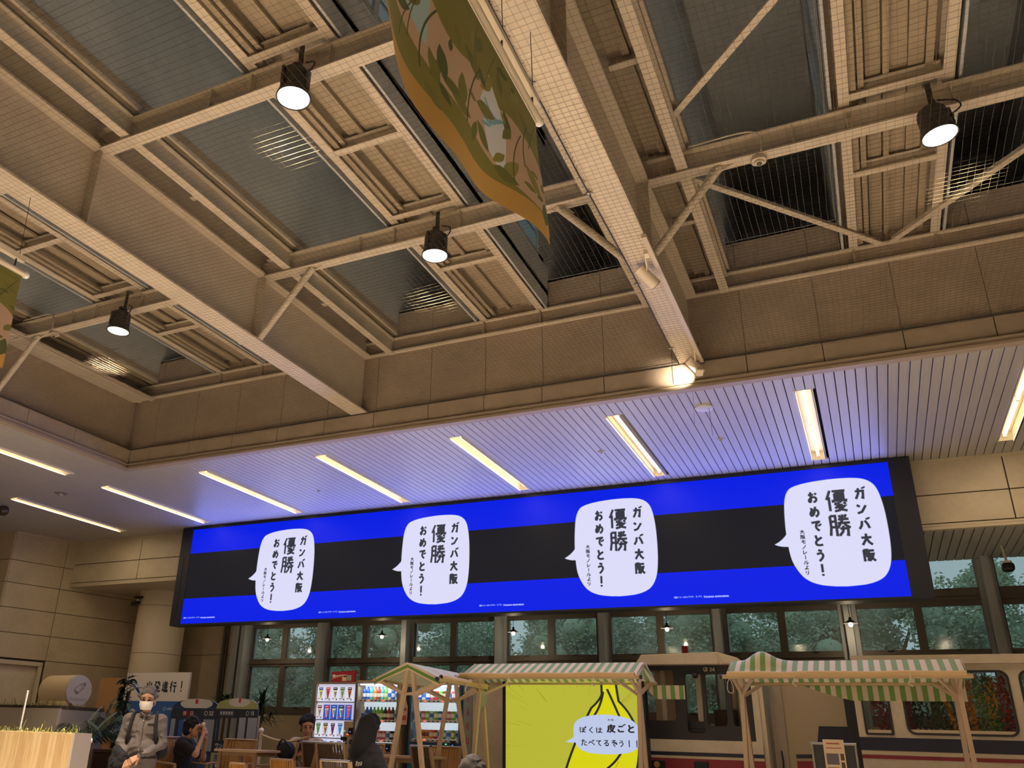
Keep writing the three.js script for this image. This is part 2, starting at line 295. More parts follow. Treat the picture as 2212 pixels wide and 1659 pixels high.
{ // roof over the hall: decks of ribbed boards, tall light wells, windows high in the wells
  const r = struct('ceiling_2');
  for (let b = 0; b < 3; b++) {
    const X = GX[b];
    // edge decks beside the girders
    for (const [s, g] of [[1, X], [-1, X + BAY]]) {
      for (const [a, w, y] of [[0.11, 0.10, 0.06], [0.215, 0.05, 0.02], [0.27, 0.09, 0.06], [0.365, 0.06, 0.02]]) part('deck_board', [boxUV(lim(g + s * a, g + s * (a + w), YP + y, YP + y + 0.03, COVE.z0 - 0.04, ZNEAR))], M.deck, r);
      part('deck_slab', [lim(g, g + s * 0.45, YP + 0.10, YP + 0.16, COVE.z0 - 0.04, ZNEAR)], M.deck, r);
      part('well_wall', [boxUV(lim(g + s * 0.44, g + s * 0.42, YP + 0.08, EYE + 6.9, ZFAR, ZNEAR), 0.4)], M.well, r);
      part('well_edge', [lim(g + s * 0.452, g + s * 0.425, YP + 0.045, YP + 0.08, COVE.z0 - 0.04, ZNEAR)], M.steel, r);
      part('well_roof', [boxUV(lim(g + s * 0.42, g + s * 1.52, EYE + 6.9, EYE + 7.0, ZFAR, ZNEAR), 0.4)], M.well, r);
      part('well_end', [boxUV(lim(g + s * 0.42, g + s * 1.52, YP + 0.3, EYE + 7.0, ZFAR - 0.05, ZFAR), 0.4)], M.well, r);   // wells lengthened past the far wall so that their ends fall dark
      part('well_shelf', [boxUV(lim(g + s * 0.42, g + s * 1.5, YP + 0.34, YP + 0.37, ZFAR, COVE.z0 - 0.04), 0.4)], M.well, r);  // floor of the added dark pocket behind the far wall
      part('well_near_end', [lim(g + s * 0.42, g + s * 1.5, YP + 0.05, EYE + 6.9, ZNEAR - 0.02, ZNEAR)], M.well, r);
      // kerb, then a band of windows that looks out over the low middle roof
      part('well_kerb', [boxUV(lim(g + s * 1.495, g + s * 1.475, YP, EYE + 5.0, COVE.z0 - 0.04, ZNEAR), 0.4)], M.well, r);
      const fr = [lim(g + s * 1.50, g + s * 1.47, EYE + 5.0, EYE + 5.05, COVE.z0 + 0.1, ZNEAR), lim(g + s * 1.50, g + s * 1.47, EYE + 6.7, EYE + 6.9, COVE.z0 - 0.04, ZNEAR), lim(g + s * 1.50, g + s * 1.47, EYE + 5.0, EYE + 6.9, COVE.z0 - 0.04, COVE.z0 + 0.26)];
      for (const z of [-6.4, -5.2, -4.0, -2.8, -1.6, -0.4]) fr.push(lim(g + s * 1.50, g + s * 1.47, EYE + 5.05, EYE + 6.7, z - 0.03, z + 0.03));
      part('well_window_frame', fr, M.mullion, r);
      part('well_wall', [boxUV(lim(g + s * 1.50, g + s * 1.47, YP, EYE + 6.9, ZFAR, COVE.z0 - 0.04), 0.4)], M.well, r);  // solid side of the added dark pocket, no windows
      const zz = [COVE.z0 + 0.26, -6.4, -5.2, -4.0, -2.8, -1.6, -0.4, ZNEAR - 0.02];
      for (let i = 0; i + 1 < zz.length; i++) part('well_pane', [lim(g + s * 1.487, g + s * 1.483, EYE + 5.05, EYE + 6.7, zz[i] + 0.025, zz[i + 1] - 0.025)], GLASS, r);
    }
    // ribbed deck between the two middle purlins
    const c = X + BAY / 2;
    for (const [a, w, y, m] of [[-0.285, 0.045, 0.03, 'deck'], [-0.225, 0.04, 0.05, 'deck'], [-0.165, 0.10, 0.13, 'deck'], [-0.055, 0.04, 0.10, 'deck'], [-0.010, 0.115, 0.14, 'deck'], [0.11, 0.10, 0.12, 'deck'], [0.215, 0.05, 0.09, 'deck']]) part('deck_board', [boxUV(lim(c + a, c + a + w, YP + y, YP + y + 0.025, COVE.z0 - 0.04, ZNEAR))], M[m], r);
    part('deck_slab', [lim(c - 0.43, c + 0.43, YP + 0.17, YP + 0.24, COVE.z0 - 0.04, ZNEAR)], M.deck, r);
  }
  part('flat_roof', [lim(GX[3] - 0.1, COVE.x1 + 0.2, YP + 0.1, YP + 0.2, COVE.z0 - 0.1, COVE.z1 + 0.2)], M.well, r);
  part('near_roof', [lim(COVE.x0 - 0.5, GX[3], YP + 0.05, YP + 0.2, ZNEAR - 0.02, COVE.z1 + 0.2)], M.well, r);
}
const GNAME = ['left edge', 'left deep', 'middle deep', 'right outer'];
function girder(i) {
  const X = GX[i], g = thing('steel_girder', ['cream deep steel girder along the left edge of the raised roof', 'cream deep steel girder ending over the left half of the long screen', 'cream deep steel girder with spotlights under it, right of the leafy banner', 'cream deep steel girder beyond the right edge of the view'][i], 'girder', [X, 0, 0]);
  const z0 = COVE.z0 - 0.03, z1 = COVE.z1;
  part('bottom_flange', [boxUV(lim(-0.11, 0.11, YNET + 0.004, YNET + 0.024, z0, z1))], M.steel, g);
  part('web', [boxUV(lim(-0.008, 0.008, YNET + 0.024, YLEDGE - 0.01, z0, z1))], M.girder, g);
  part('top_flange', [boxUV(lim(-0.11, 0.11, YLEDGE - 0.01, YLEDGE + 0.01, z0, z1))], M.steel, g);
  part('upper_plate', [boxUV(lim(-0.02, 0.02, YLEDGE + 0.01, YP + 0.1, z0, z1))], M.girder, g);
  for (const z of CROSS) part('stiffener', [lim(-0.1, 0.1, YNET + 0.024, YLEDGE - 0.01, z - 0.006, z + 0.006)], M.girder, g);
  return g;
}
for (let i = 1; i < 4; i++) girder(i);
{ // the left edge girder stands behind the trim; only its top flange shows
  const g = thing('edge_girder', 'cream edge beam with ribbed lower lip along the left side of the roof opening', 'girder', [COVE.x0 - 0.12, 0, 0]);
  part('flange', [boxUV(lim(-0.02, 0.36, YLEDGE - 0.03, YLEDGE - 0.015, COVE.z0, COVE.z1))], M.girder, g);
  part('lip', [lim(0.33, 0.345, YLEDGE - 0.05, YLEDGE - 0.03, COVE.z0, COVE.z1), lim(0.36, 0.375, YLEDGE - 0.06, YLEDGE - 0.03, COVE.z0, COVE.z1), lim(0.39, 0.405, YLEDGE - 0.05, YLEDGE - 0.02, COVE.z0, COVE.z1)], M.steel, g);
}
const BAYNAME = ['left', 'middle', 'right'];
// I-section along z
function purlin(name, x, y, w, h, label, group, z0 = COVE.z0 - 0.03, z1 = ZNEAR - 0.05) {
  const p = thing(name, label, 'roof beam', [x, 0, 0], 0, group);
  part('bottom_flange', [boxUV(lim(-w / 2, w / 2, y, y + 0.012, z0, z1))], M.steel, p);
  part('web', [boxUV(lim(-0.005, 0.005, y + 0.012, y + h - 0.01, z0, z1))], M.girder, p);
  part('top_flange', [lim(-w / 2, w / 2, y + h - 0.01, y + h, z0, z1)], M.steel, p);
  return p;
}
for (let b = 0; b < 3; b++) {
  const X = GX[b], w = ['left', 'middle', 'right'][b];
  const side = [['left of the left girder', 'left of the leafy banner', 'right of the middle girder'][b]];
  if (b > 0) purlin('edge_purlin', X + 0.385, EYE + 4.28, 0.085, 0.19, `slim cream roof beam hugging the right side of the ${b === 1 ? 'left' : 'middle'} deep girder`);
  if (b < 2) purlin('edge_purlin', X + BAY - 0.385, EYE + 4.28, 0.085, 0.19, `slim cream roof beam hugging the left side of the ${b === 0 ? 'left' : 'middle'} deep girder`);
  purlin('purlin', X + 1.577, YP, 0.075, 0.17, `cream roof beam, left edge of ribbed deck strip, ${side}`);
  purlin('purlin', X + 2.252, YP, 0.075, 0.17, `cream roof beam, right edge of ribbed deck strip, ${side}`);
  // cross beams carrying the lamps
  CROSS.forEach((z, k) => {
    if (k === 2 && b !== 1) return;
    const where = k === 0 ? 'in the row nearest the far wall' : k === 1 ? 'in the second row from the far wall' : 'in the row nearest the camera';
    const c = thing('cross_beam', `cream cross beam ${where}, ${side}`, 'roof beam', [X, 0, z]);
    const a = b === 0 ? 0.16 : 0.012, e = BAY - 0.012, y = EYE + 4.255;
    part('bottom_flange', [boxUV(lim(a + 0.1, e - 0.1, y, y + 0.012, -0.055, 0.055))], M.steel, c);
    part('web', [boxUV(lim(a, e, y + 0.012, y + 0.188, -0.005, 0.005))], M.girder, c);
    part('top_flange', [boxUV(lim(a + 0.1, e - 0.1, y + 0.188, y + 0.2, -0.055, 0.055))], M.steel, c);
    for (const s of [1.577, 2.252, BAY / 2 - 0.7, BAY / 2 + 0.95]) part('stiffener', [lim(s - 0.004, s + 0.004, y + 0.012, y + 0.188, -0.05, 0.05)], M.girder, c);
    // knee braces down to the girders, with their gusset plates
    for (const [x0, x1, ok] of [[0.11, 0.66, true], [BAY - 0.11, BAY - 0.66, true]]) if (ok && k === 0) {
      const br = part('knee_brace', [bar([x0, YNET + 0.03, 0], [x1, y - 0.005, 0], 0.032, 0.032, 14)], M.steel, c);
      part('gusset_plate', [extrude(shapeOf([[x1 - Math.sign(x1 - x0) * 0.14, y - 0.10], [x1 + Math.sign(x1 - x0) * 0.12, y], [x1 - Math.sign(x1 - x0) * 0.05, y]]), 0.012).translate(0, 0, -0.006), ball(0.009, x1 - 0.02, y - 0.03, 0.03, 6, 4), ball(0.009, x1 - 0.06, y - 0.06, 0.03, 6, 4)], M.steel, c);
    }
  });
  // short struts across the deck strips
  [[-6.66, 'nearest the far wall'], [-5.66, 'above the far lamps'], [-4.66, 'between the lamp rows'], [-3.53, 'above the near lamps']].forEach(([z, nm], k) => {
    const s = thing('deck_strut', `short cream strut across the deck strip ${side}, ${nm}`, 'strut', [X + BAY / 2, YP, z]);
    part('flange', [lim(-0.31, 0.31, 0, 0.01, -0.035, 0.035)], M.steel, s);
    part('web', [lim(-0.31, 0.31, 0.01, 0.10, -0.005, 0.005), lim(-0.31, 0.31, 0.09, 0.1, -0.035, 0.035)], M.girder, s);
  });
  if (b > 0) [-6.75, -4.62].forEach((z, k) => {
    const s = thing('deck_strut', `very short cream strut beside the ${b === 1 ? 'left' : 'middle'} deep girder, ${k ? 'midway along it' : 'near the far wall'}`, 'strut', [X + 0.23, YP - 0.04, z]);
    part('flange', [lim(-0.12, 0.12, 0, 0.01, -0.03, 0.03)], M.steel, s);
    part('web', [lim(-0.12, 0.12, 0.01, 0.08, -0.005, 0.005)], M.girder, s);
  });
}
for (const [a, b, label] of [
  [[-0.80, YP - 0.02, -5.34], [0.10, YP - 0.02, -4.42], 'flat cream bracing bar slanting up to the top edge, right of the middle girder'],
  [[-0.78, YP - 0.03, -6.13], [0.62, YP - 0.03, -7.80], 'flat cream bracing bar slanting down to the far wall, right of the middle girder'],
  [[2.3, YP - 0.03, -6.05], [0.72, YP - 0.03, -7.80], 'flat cream bracing bar rising from the far wall to the right edge']]) {
  const m = obj('bracing_bar', [beam(a, b, 0.055, 0.012), beam([a[0], a[1] + 0.025, a[2]], [b[0], b[1] + 0.025, b[2]], 0.008, 0.05)], M.steel); tag(m, label, 'bracing');
}
{ // bird net stretched just under the girders, knotted twine, slack by a few centimetres
  const mat = new THREE.MeshStandardMaterial({ color: col('#786c57'), roughness: 0.28, metalness: 0.0 });
  const geos = [], X0 = COVE.x0 + 0.03, X1 = 3.6, Z0 = COVE.z0 + 0.03, Z1 = -1.6, S = 0.046, R = 0.0008;
  const sag = (x, z) => { const u = (((x + 8.8) % BAY) + BAY) % BAY / BAY; return YNET - 0.004 - 0.045 * Math.sin(Math.PI * u) * (0.6 + 0.4 * Math.sin(z * 1.3 + x)) - 0.006 * Math.sin(x * 5.1 + z * 3.7); };
  const pos = [], nor = [], idx = [];
  function strand(n, at, side) {
    for (let i = 0; i <= n; i++) {
      const p = at(i / n), base = pos.length / 3;
      for (let k = 0; k < 4; k++) { const c = Math.cos(k * Math.PI / 2) * R, s = Math.sin(k * Math.PI / 2) * R; const d = side ? [c, s, 0] : [0, s, c]; pos.push(p[0] + d[0], p[1] + d[1], p[2] + d[2]); nor.push(d[0] / R, d[1] / R, d[2] / R); }
      if (i < n) for (let k = 0; k < 4; k++) { const a = base + k, b = base + (k + 1) % 4; idx.push(a, b, a + 4, b, b + 4, a + 4); }
    }
  }
  for (let x = X0; x < X1; x += S) { const j = rr(-0.004, 0.004); strand(30, (t) => { const z = Z0 + (Z1 - Z0) * t, xx = x + j + 0.004 * Math.sin(z * 6 + x * 3); return [xx, sag(xx, z), z]; }, true); }
  for (let z = Z0; z < Z1; z += S) { const j = rr(-0.004, 0.004); strand(90, (t) => { const xx = X0 + (X1 - X0) * t, zz = z + j + 0.005 * Math.sin(xx * 5 + z * 4); return [xx, sag(xx, zz), zz]; }, false); }
  const g = new THREE.BufferGeometry(); g.setAttribute('position', new THREE.Float32BufferAttribute(pos, 3)); g.setAttribute('normal', new THREE.Float32BufferAttribute(nor, 3)); g.setIndex(idx);
  const t = thing('bird_net', 'fine square-mesh bird net stretched under the roof girders', 'net');
  const mesh = obj('mesh_twine', g, mat, t);
  mesh.userData.kind = 'stuff';
  part('edge_rope', [tube([[COVE.x0, YNET, COVE.z0 + 0.014], [-5, YNET - 0.005, COVE.z0 + 0.018], [-2, YNET, COVE.z0 + 0.014], [3.4, YNET, COVE.z0 + 0.016]], 0.004, 80, 5), tube([[COVE.x0 + 0.012, YNET, COVE.z0], [COVE.x0 + 0.016, YNET, -4], [COVE.x0 + 0.012, YNET, -1.6]], 0.004, 40, 5)], M.charcoal, t, 'dark rope edge');
  // frayed rope seam along the left side of the middle girder
  const fr = [tube([[-1.30, YNET - 0.012, -7.75], [-1.285, YNET - 0.01, -6], [-1.295, YNET - 0.014, -4.4], [-1.28, YNET - 0.012, -1.8]], 0.005, 60, 5)];
  for (let i = 0; i < 160; i++) { const z = -7.7 + i * 0.037, l = rr(0.012, 0.035), a = rr(0, 6.28); fr.push(beam([-1.29, YNET - 0.013, z], [-1.29 + Math.cos(a) * l, YNET - 0.013 + Math.abs(Math.sin(a)) * l * 0.4, z + Math.sin(a) * l], 0.002, 0.002)); }
  part('seam_rope', fr, M.charcoal, t, 'dark frayed rope seam');
  for (const z of [-7.4, -6.1, -4.75, -3.6]) part('tie', [ball(0.016, -1.295, YNET - 0.012, z, 6, 5), beam([-1.31, YNET - 0.02, z + 0.02], [-1.27, YNET + 0.005, z - 0.03], 0.006, 0.006)], M.metal, t);
}
// ------------------------------------------------------------------ lamps
function rect(w, h, color, power, pos, look) {        // area light facing `look`
  const l = new THREE.RectAreaLight(color, power, w, h); l.position.set(...pos); l.lookAt(...look); scene.add(l); return l;
}
const tubeGlow = new THREE.MeshStandardMaterial({ color: col('#fff3d8'), emissive: new THREE.Color().setRGB(1.0, 0.82, 0.50), emissiveIntensity: POWER.tubeGlow, roughness: 0.4 });
const reflector = new THREE.MeshStandardMaterial({ color: col('#efe6cf'), roughness: 0.35 });
{ // recessed fluorescent troughs
  const names = ['leftmost of the six recessed tube lights over the long screen', 'second of the six recessed tube lights over the long screen from the left', 'third of the six recessed tube lights over the long screen from the left', 'fourth of the six recessed tube lights over the long screen, near the smoke detector', 'fifth recessed tube light over the long screen, above its right end', 'recessed tube light to the right of the long screen, at the right edge',
    'long recessed tube light left of the screen, its lower half nearest the screen', 'recessed tube light at the far left over the left wall, its end near the corner', 'recessed tube light left of the roof opening, cut by the left edge', 'recessed tube light at the far left beyond the edge of the view'];
  TROUGHS.forEach(([x, a, b], i) => {
    const L = b - a, t = thing('tube_light', names[i], 'ceiling light', [x, CEIL, (a + b) / 2]);
    const W = PITCH * 2 - 0.008, D = 0.10;
    part('trough', [lim(-W / 2 - 0.003, -W / 2, -0.002, D, -L / 2, L / 2), lim(W / 2, W / 2 + 0.003, -0.002, D, -L / 2, L / 2), lim(-W / 2, W / 2, D, D + 0.004, -L / 2, L / 2), lim(-W / 2, W / 2, -0.002, D, -L / 2 - 0.003, -L / 2), lim(-W / 2, W / 2, -0.002, D, L / 2, L / 2 + 0.003),
      beam([-W / 2 + 0.012, D * 0.35, -L / 2], [-W / 2 + 0.012, D * 0.35, L / 2], 0.004, D * 1.1), beam([W / 2 - 0.012, D * 0.35, -L / 2], [W / 2 - 0.012, D * 0.35, L / 2], 0.004, D * 1.1)], reflector, t);
    for (const s of [-1, 1]) { part('tube', [bar([0, 0.055, s * 0.02], [0, 0.055, s * (L / 2 - 0.04)], 0.017, 0.017, 12)], tubeGlow, t); part('socket', [lim(-0.02, 0.02, 0.03, D, s * (L / 2 - 0.035), s * (L / 2 - 0.01))], M.white, t); }
    part('middle_socket', [lim(-0.015, 0.015, 0.035, D, -0.016, 0.016)], M.white, t);
    rect(0.13, L * 0.96, WARM, POWER.tube, [x, CEIL - 0.004, (a + b) / 2], [x, 0, (a + b) / 2]);
  });
}
{ // high-bay floods hung from the cross beams
  const lens = new THREE.MeshStandardMaterial({ color: col('#fff6e0'), emissive: new THREE.Color().setRGB(1.0, 0.95, 0.78), emissiveIntensity: 3.2, roughness: 0.3 });
  const dark = std('#3a3631', 0.5);
  const spots = [[-2.925, -5.63, 'black drum floodlight hung from the far cross beam, left of the leafy banner'], [-2.925, -3.50, 'black drum floodlight hung from the near cross beam, upper left'], [-6.68, -5.63, 'black drum floodlight at the left, between the left wall and the left girder'], [0.925, -5.63, 'black drum floodlight at the upper right, right of the middle girder'], [-6.68, -3.50, 'black drum floodlight beyond the left edge of the view'], [0.925, -3.50, 'black drum floodlight above the top right of the view'], [-2.925, -1.37, 'black drum floodlight above the camera']];
  for (const [x, z, label] of spots) {
    const y = EYE + 3.955, t = thing('floodlight', label, 'ceiling light', [x, y, z]);
    const tilt = x > 0 ? 0.10 : x < -5 ? -0.05 : 0;
    part('housing', [lathe([[0.001, 0.225], [0.07, 0.225], [0.088, 0.215], [0.095, 0.19], [0.1, 0.06], [0.115, 0.015], [0.118, 0], [0.112, 0], [0.105, 0.02], [0.001, 0.03]], 28), box(0.02, 0.15, 0.04, 0.1, 0.12, 0), box(0.02, 0.15, 0.04, -0.02, 0.12, 0.098)], dark, t).rotation.z = tilt;
    part('lens', [cyl(0.106, 0.008, 0, 0.006, 0, 28)], lens, t).rotation.z = tilt;
    part('hanger', [box(0.035, 0.22, 0.012, 0.0, 0.37, -0.03), box(0.03, 0.03, 0.09, 0, 0.27, -0.01), bar([-0.05, 0.25, 0.0], [0.02, 0.275, 0.0], 0.018)], dark, t);
    part('cable', [tube([[0.09, 0.14, 0.02], [0.15, 0.18, 0.03], [0.14, 0.26, 0.0], [0.04, 0.33, -0.04]], 0.006, 16, 5)], M.black, t);
    const s = new THREE.SpotLight(FLOOD, POWER.highbay, 0, 0.62, 0.75, 2);
    s.position.set(x + Math.sin(tilt) * 0.012, y - 0.012, z); s.target.position.set(x + Math.tan(tilt) * 5, 0, z); s.castShadow = true; s.shadow.radius = 5; s.shadow.mapSize.set(1024, 1024);
    scene.add(s, s.target);
  }
}
{ // lit row lamps farther back in the hall behind the camera, the same troughs as in view
  for (const [x, z] of [[-6, 4.2], [-2, 4.2], [2, 4.2], [-12.6, 1.0], [7.6, -3]]) {
    const t = thing('tube_light', ['recessed tube light behind the camera, left', 'recessed tube light behind the camera, middle', 'recessed tube light behind the camera, right', 'recessed tube light over the far left aisle', 'recessed tube light over the right aisle'][[-6, -2, 2, -12.6, 7.6].indexOf(x)], 'ceiling light', [x, CEIL - 0.03, z]);
    part('trough', [lim(-0.1, 0.1, 0.0, 0.025, -1.1, 1.1)], reflector, t); part('tube', [bar([0, -0.012, -1.05], [0, -0.012, 1.05], 0.017)], tubeGlow, t);
    rect(0.13, 2.1, WARM, POWER.hallRow, [x, CEIL - 0.065, z], [x, 0, z]);
  }
}
{ // spotlight heads and their track under the middle girder
  const t = thing('light_track', 'slim white lighting track under the right edge of the middle girder', 'track', [-1.07, YNET - 0.02, 0]);
  part('rail', [lim(-0.018, 0.018, -0.02, 0.012, -7.78, -5.4)], M.girder, t); part('end_cap', [lim(-0.02, 0.02, -0.022, 0.014, -7.80, -7.78)], M.charcoal, t);
  for (const [x, y, z, label] of [[-1.16, YNET - 0.10, -5.86, 'cream cylinder spotlight under the middle girder, nearer the camera'], [-1.13, YNET - 0.10, -7.70, 'cream cylinder spotlight at the far end of the middle girder']]) {
    const s = thing('spotlight', label, 'spotlight', [x, y, z]);
    const d = V(0.55, -0.62, -0.56).normalize(), at = (k) => [d.x * k, d.y * k, d.z * k];
    part('barrel', [bar(at(-0.09), at(0.10), 0.043, 0.048, 18)], M.cream, s); part('mouth', [bar(at(0.1), at(0.104), 0.046, 0.044, 18)], M.black, s);
    part('yoke', [bar([0.03, 0.09, 0.16], [0.02, 0.05, 0.06], 0.008), bar([0.02, 0.05, 0.06], [0.0, 0.0, 0.03], 0.008), box(0.035, 0.04, 0.07, 0.05, 0.09, 0.18)], M.cream, s);
    part('cable', [tube([[0.06, 0.08, 0.16], [0.08, 0.14, 0.2], [0.07, 0.07, 0.3]], 0.003, 12, 4)], M.charcoal, s);
  }
  // the third head turns back and washes the end of the girder and the trim
  const w = thing('wash_spotlight', 'small square spotlight below the far end of the middle girder lighting the trim', 'spotlight', [-1.08, YNET - 0.2, -7.62]);
  part('head', [rbox(0.07, 0.05, 0.08, 0.01, 0, 0, 0, 0.4, -0.5)], M.cream, w);
  const s = new THREE.SpotLight(FLOOD, POWER.track, 0, 0.55, 0.9, 2); s.position.set(-1.12, YNET - 0.19, -7.6); s.target.position.set(-1.35, YNET - 0.12, -7.9); s.castShadow = true; scene.add(s, s.target);
}
{ // small pendants before the windows
  const glow = new THREE.MeshStandardMaterial({ color: col('#fff0c8'), emissive: new THREE.Color().setRGB(1, 0.86, 0.5), emissiveIntensity: 4 });
  [[-9.32, 'leftmost'], [-7.04, 'second from left'], [-4.77, 'middle'], [-2.49, 'second from right'], [-0.18, 'rightmost']].forEach(([x, w]) => {
    const y = EYE + 1.60, t = thing('pendant_lamp', `small bare-bulb pendant with a flat dark shade before the windows, ${w} of five`, 'pendant lamp', [x, y, -12.2]);
    part('cord', [bar([0, 0.1, 0], [0, SOFFIT - y, 0], 0.004, 0.004, 5)], M.black, t);
    part('shade', [lathe([[0.012, 0.09], [0.02, 0.05], [0.085, 0.012], [0.088, 0.008], [0.02, 0.04], [0.001, 0.06]], 20)], M.charcoal, t);
    part('bulb', [ball(0.028, 0, -0.005, 0, 12, 10), cyl(0.013, 0.03, 0, 0.03, 0)], glow, t);
    const p = new THREE.PointLight(WARM, 0.5, 0, 2); p.position.set(x, y - 0.06, -12.2); scene.add(p);
  });
}
{ // detectors, sensors and cameras on the ceiling
  const d = thing('smoke_detector', 'round flat detector disc on the slats with a thin pull cord', 'detector', [-1.175, CEIL, -8.37]);
  part('disc', [lathe([[0.001, -0.022], [0.085, -0.02], [0.092, -0.008], [0.09, 0]], 28)], std('#c8cbd6', 0.4), d); part('pull_cord', [bar([0.05, -0.02, 0.02], [0.06, -0.32, 0.02], 0.0018, 0.0018, 4), bar([-0.02, 0.0, 0.5], [-0.03, -0.35, 0.5], 0.001, 0.001, 4)], M.charcoal, d);
  for (const [x, z, r, label] of [[-1.172, -9.40, 0.05, 'small domed sprinkler rose on the slats right of the fourth tube light'], [-2.53, -9.35, 0.05, 'small pale sprinkler rose between the third and fourth tube lights'], [-10.49, -8.39, 0.1, 'grey oval ceiling speaker between the two long tube lights at the left'], [-12.33, -10.15, 0.05, 'small dark detector on the ceiling near the left corner'], [-6.7, -9.6, 0.03, 'tiny sprinkler rose left of the third tube light']]) {
    const t = thing('ceiling_rose', label, 'ceiling fitting', [x, CEIL, z]); part('plate', [lathe([[0.001, -0.012], [r * 0.7, -0.012], [r, 0]], 24)], r > 0.09 ? std('#7d766c', 0.5) : M.slat, t); part('cap', [ball(r * 0.35, 0, -0.012, 0, 10, 6)], M.slat, t);
  }
  const c = thing('dome_camera', 'dark dome security camera at the left edge under the ceiling', 'security camera', [-12.02, CEIL - 0.07, -8.62]);
  part('stem', [cyl(0.015, 0.08, -0.1, 0.03, 0), bar([-0.1, 0, 0], [0, 0, 0], 0.03)], M.charcoal, c); part('dome', [ball(0.085, 0, 0, 0, 20, 14)], std('#3a2f2b', 0.2), c);
  for (const [x, label] of [[-0.234, 'octagonal cream sensor box under the far cross beam at the right'], [-7.888, 'octagonal cream sensor box under the far cross beam at the left']]) {
    const s = thing('sensor_box', label, 'sensor', [x, EYE + 4.235, -5.775]); part('body', [new THREE.CylinderGeometry(0.055, 0.06, 0.04, 8), cyl(0.035, 0.02, 0, -0.028, 0)], M.steel, s); part('eye', [ball(0.02, 0, -0.036, 0)], M.frame, s);
    part('conduit', [tube([[0.03, 0.02, 0.06], [0.03, 0.15, 0.07], [-0.02, 0.215, 0.07], [-0.5, 0.23, 0.07]], 0.008, 24, 6)], M.steel, s);
  }
  const k = thing('column_camera', 'small black security camera on a bracket on the round column', 'security camera', [-11.90, EYE + 2.27, -11.64]);
  part('bracket', [box(0.16, 0.03, 0.05, 0, 0.07, 0), box(0.04, 0.09, 0.04, 0, 0.02, 0)], M.black, k); part('body', [rbox(0.09, 0.07, 0.16, 0.02, 0.0, -0.05, 0.06, 0, 0.35)], M.black, k); part('neck', [cyl(0.025, 0.06, 0, 0.0, 0.01)], M.white, k);
  const h = thing('hanging_camera', 'black camera on a drop pole under the soffit at the right edge', 'security camera', [1.62, EYE + 2.2, -12.1]);
  part('pole', [bar([0, 0.04, 0], [-0.02, 0.27, 0], 0.014)], M.steel, h); part('body', [rbox(0.13, 0.10, 0.15, 0.035, 0, 0, 0)], M.black, h); part('cap', [cyl(0.05, 0.03, 0, 0.06, 0)], M.white, h);
}
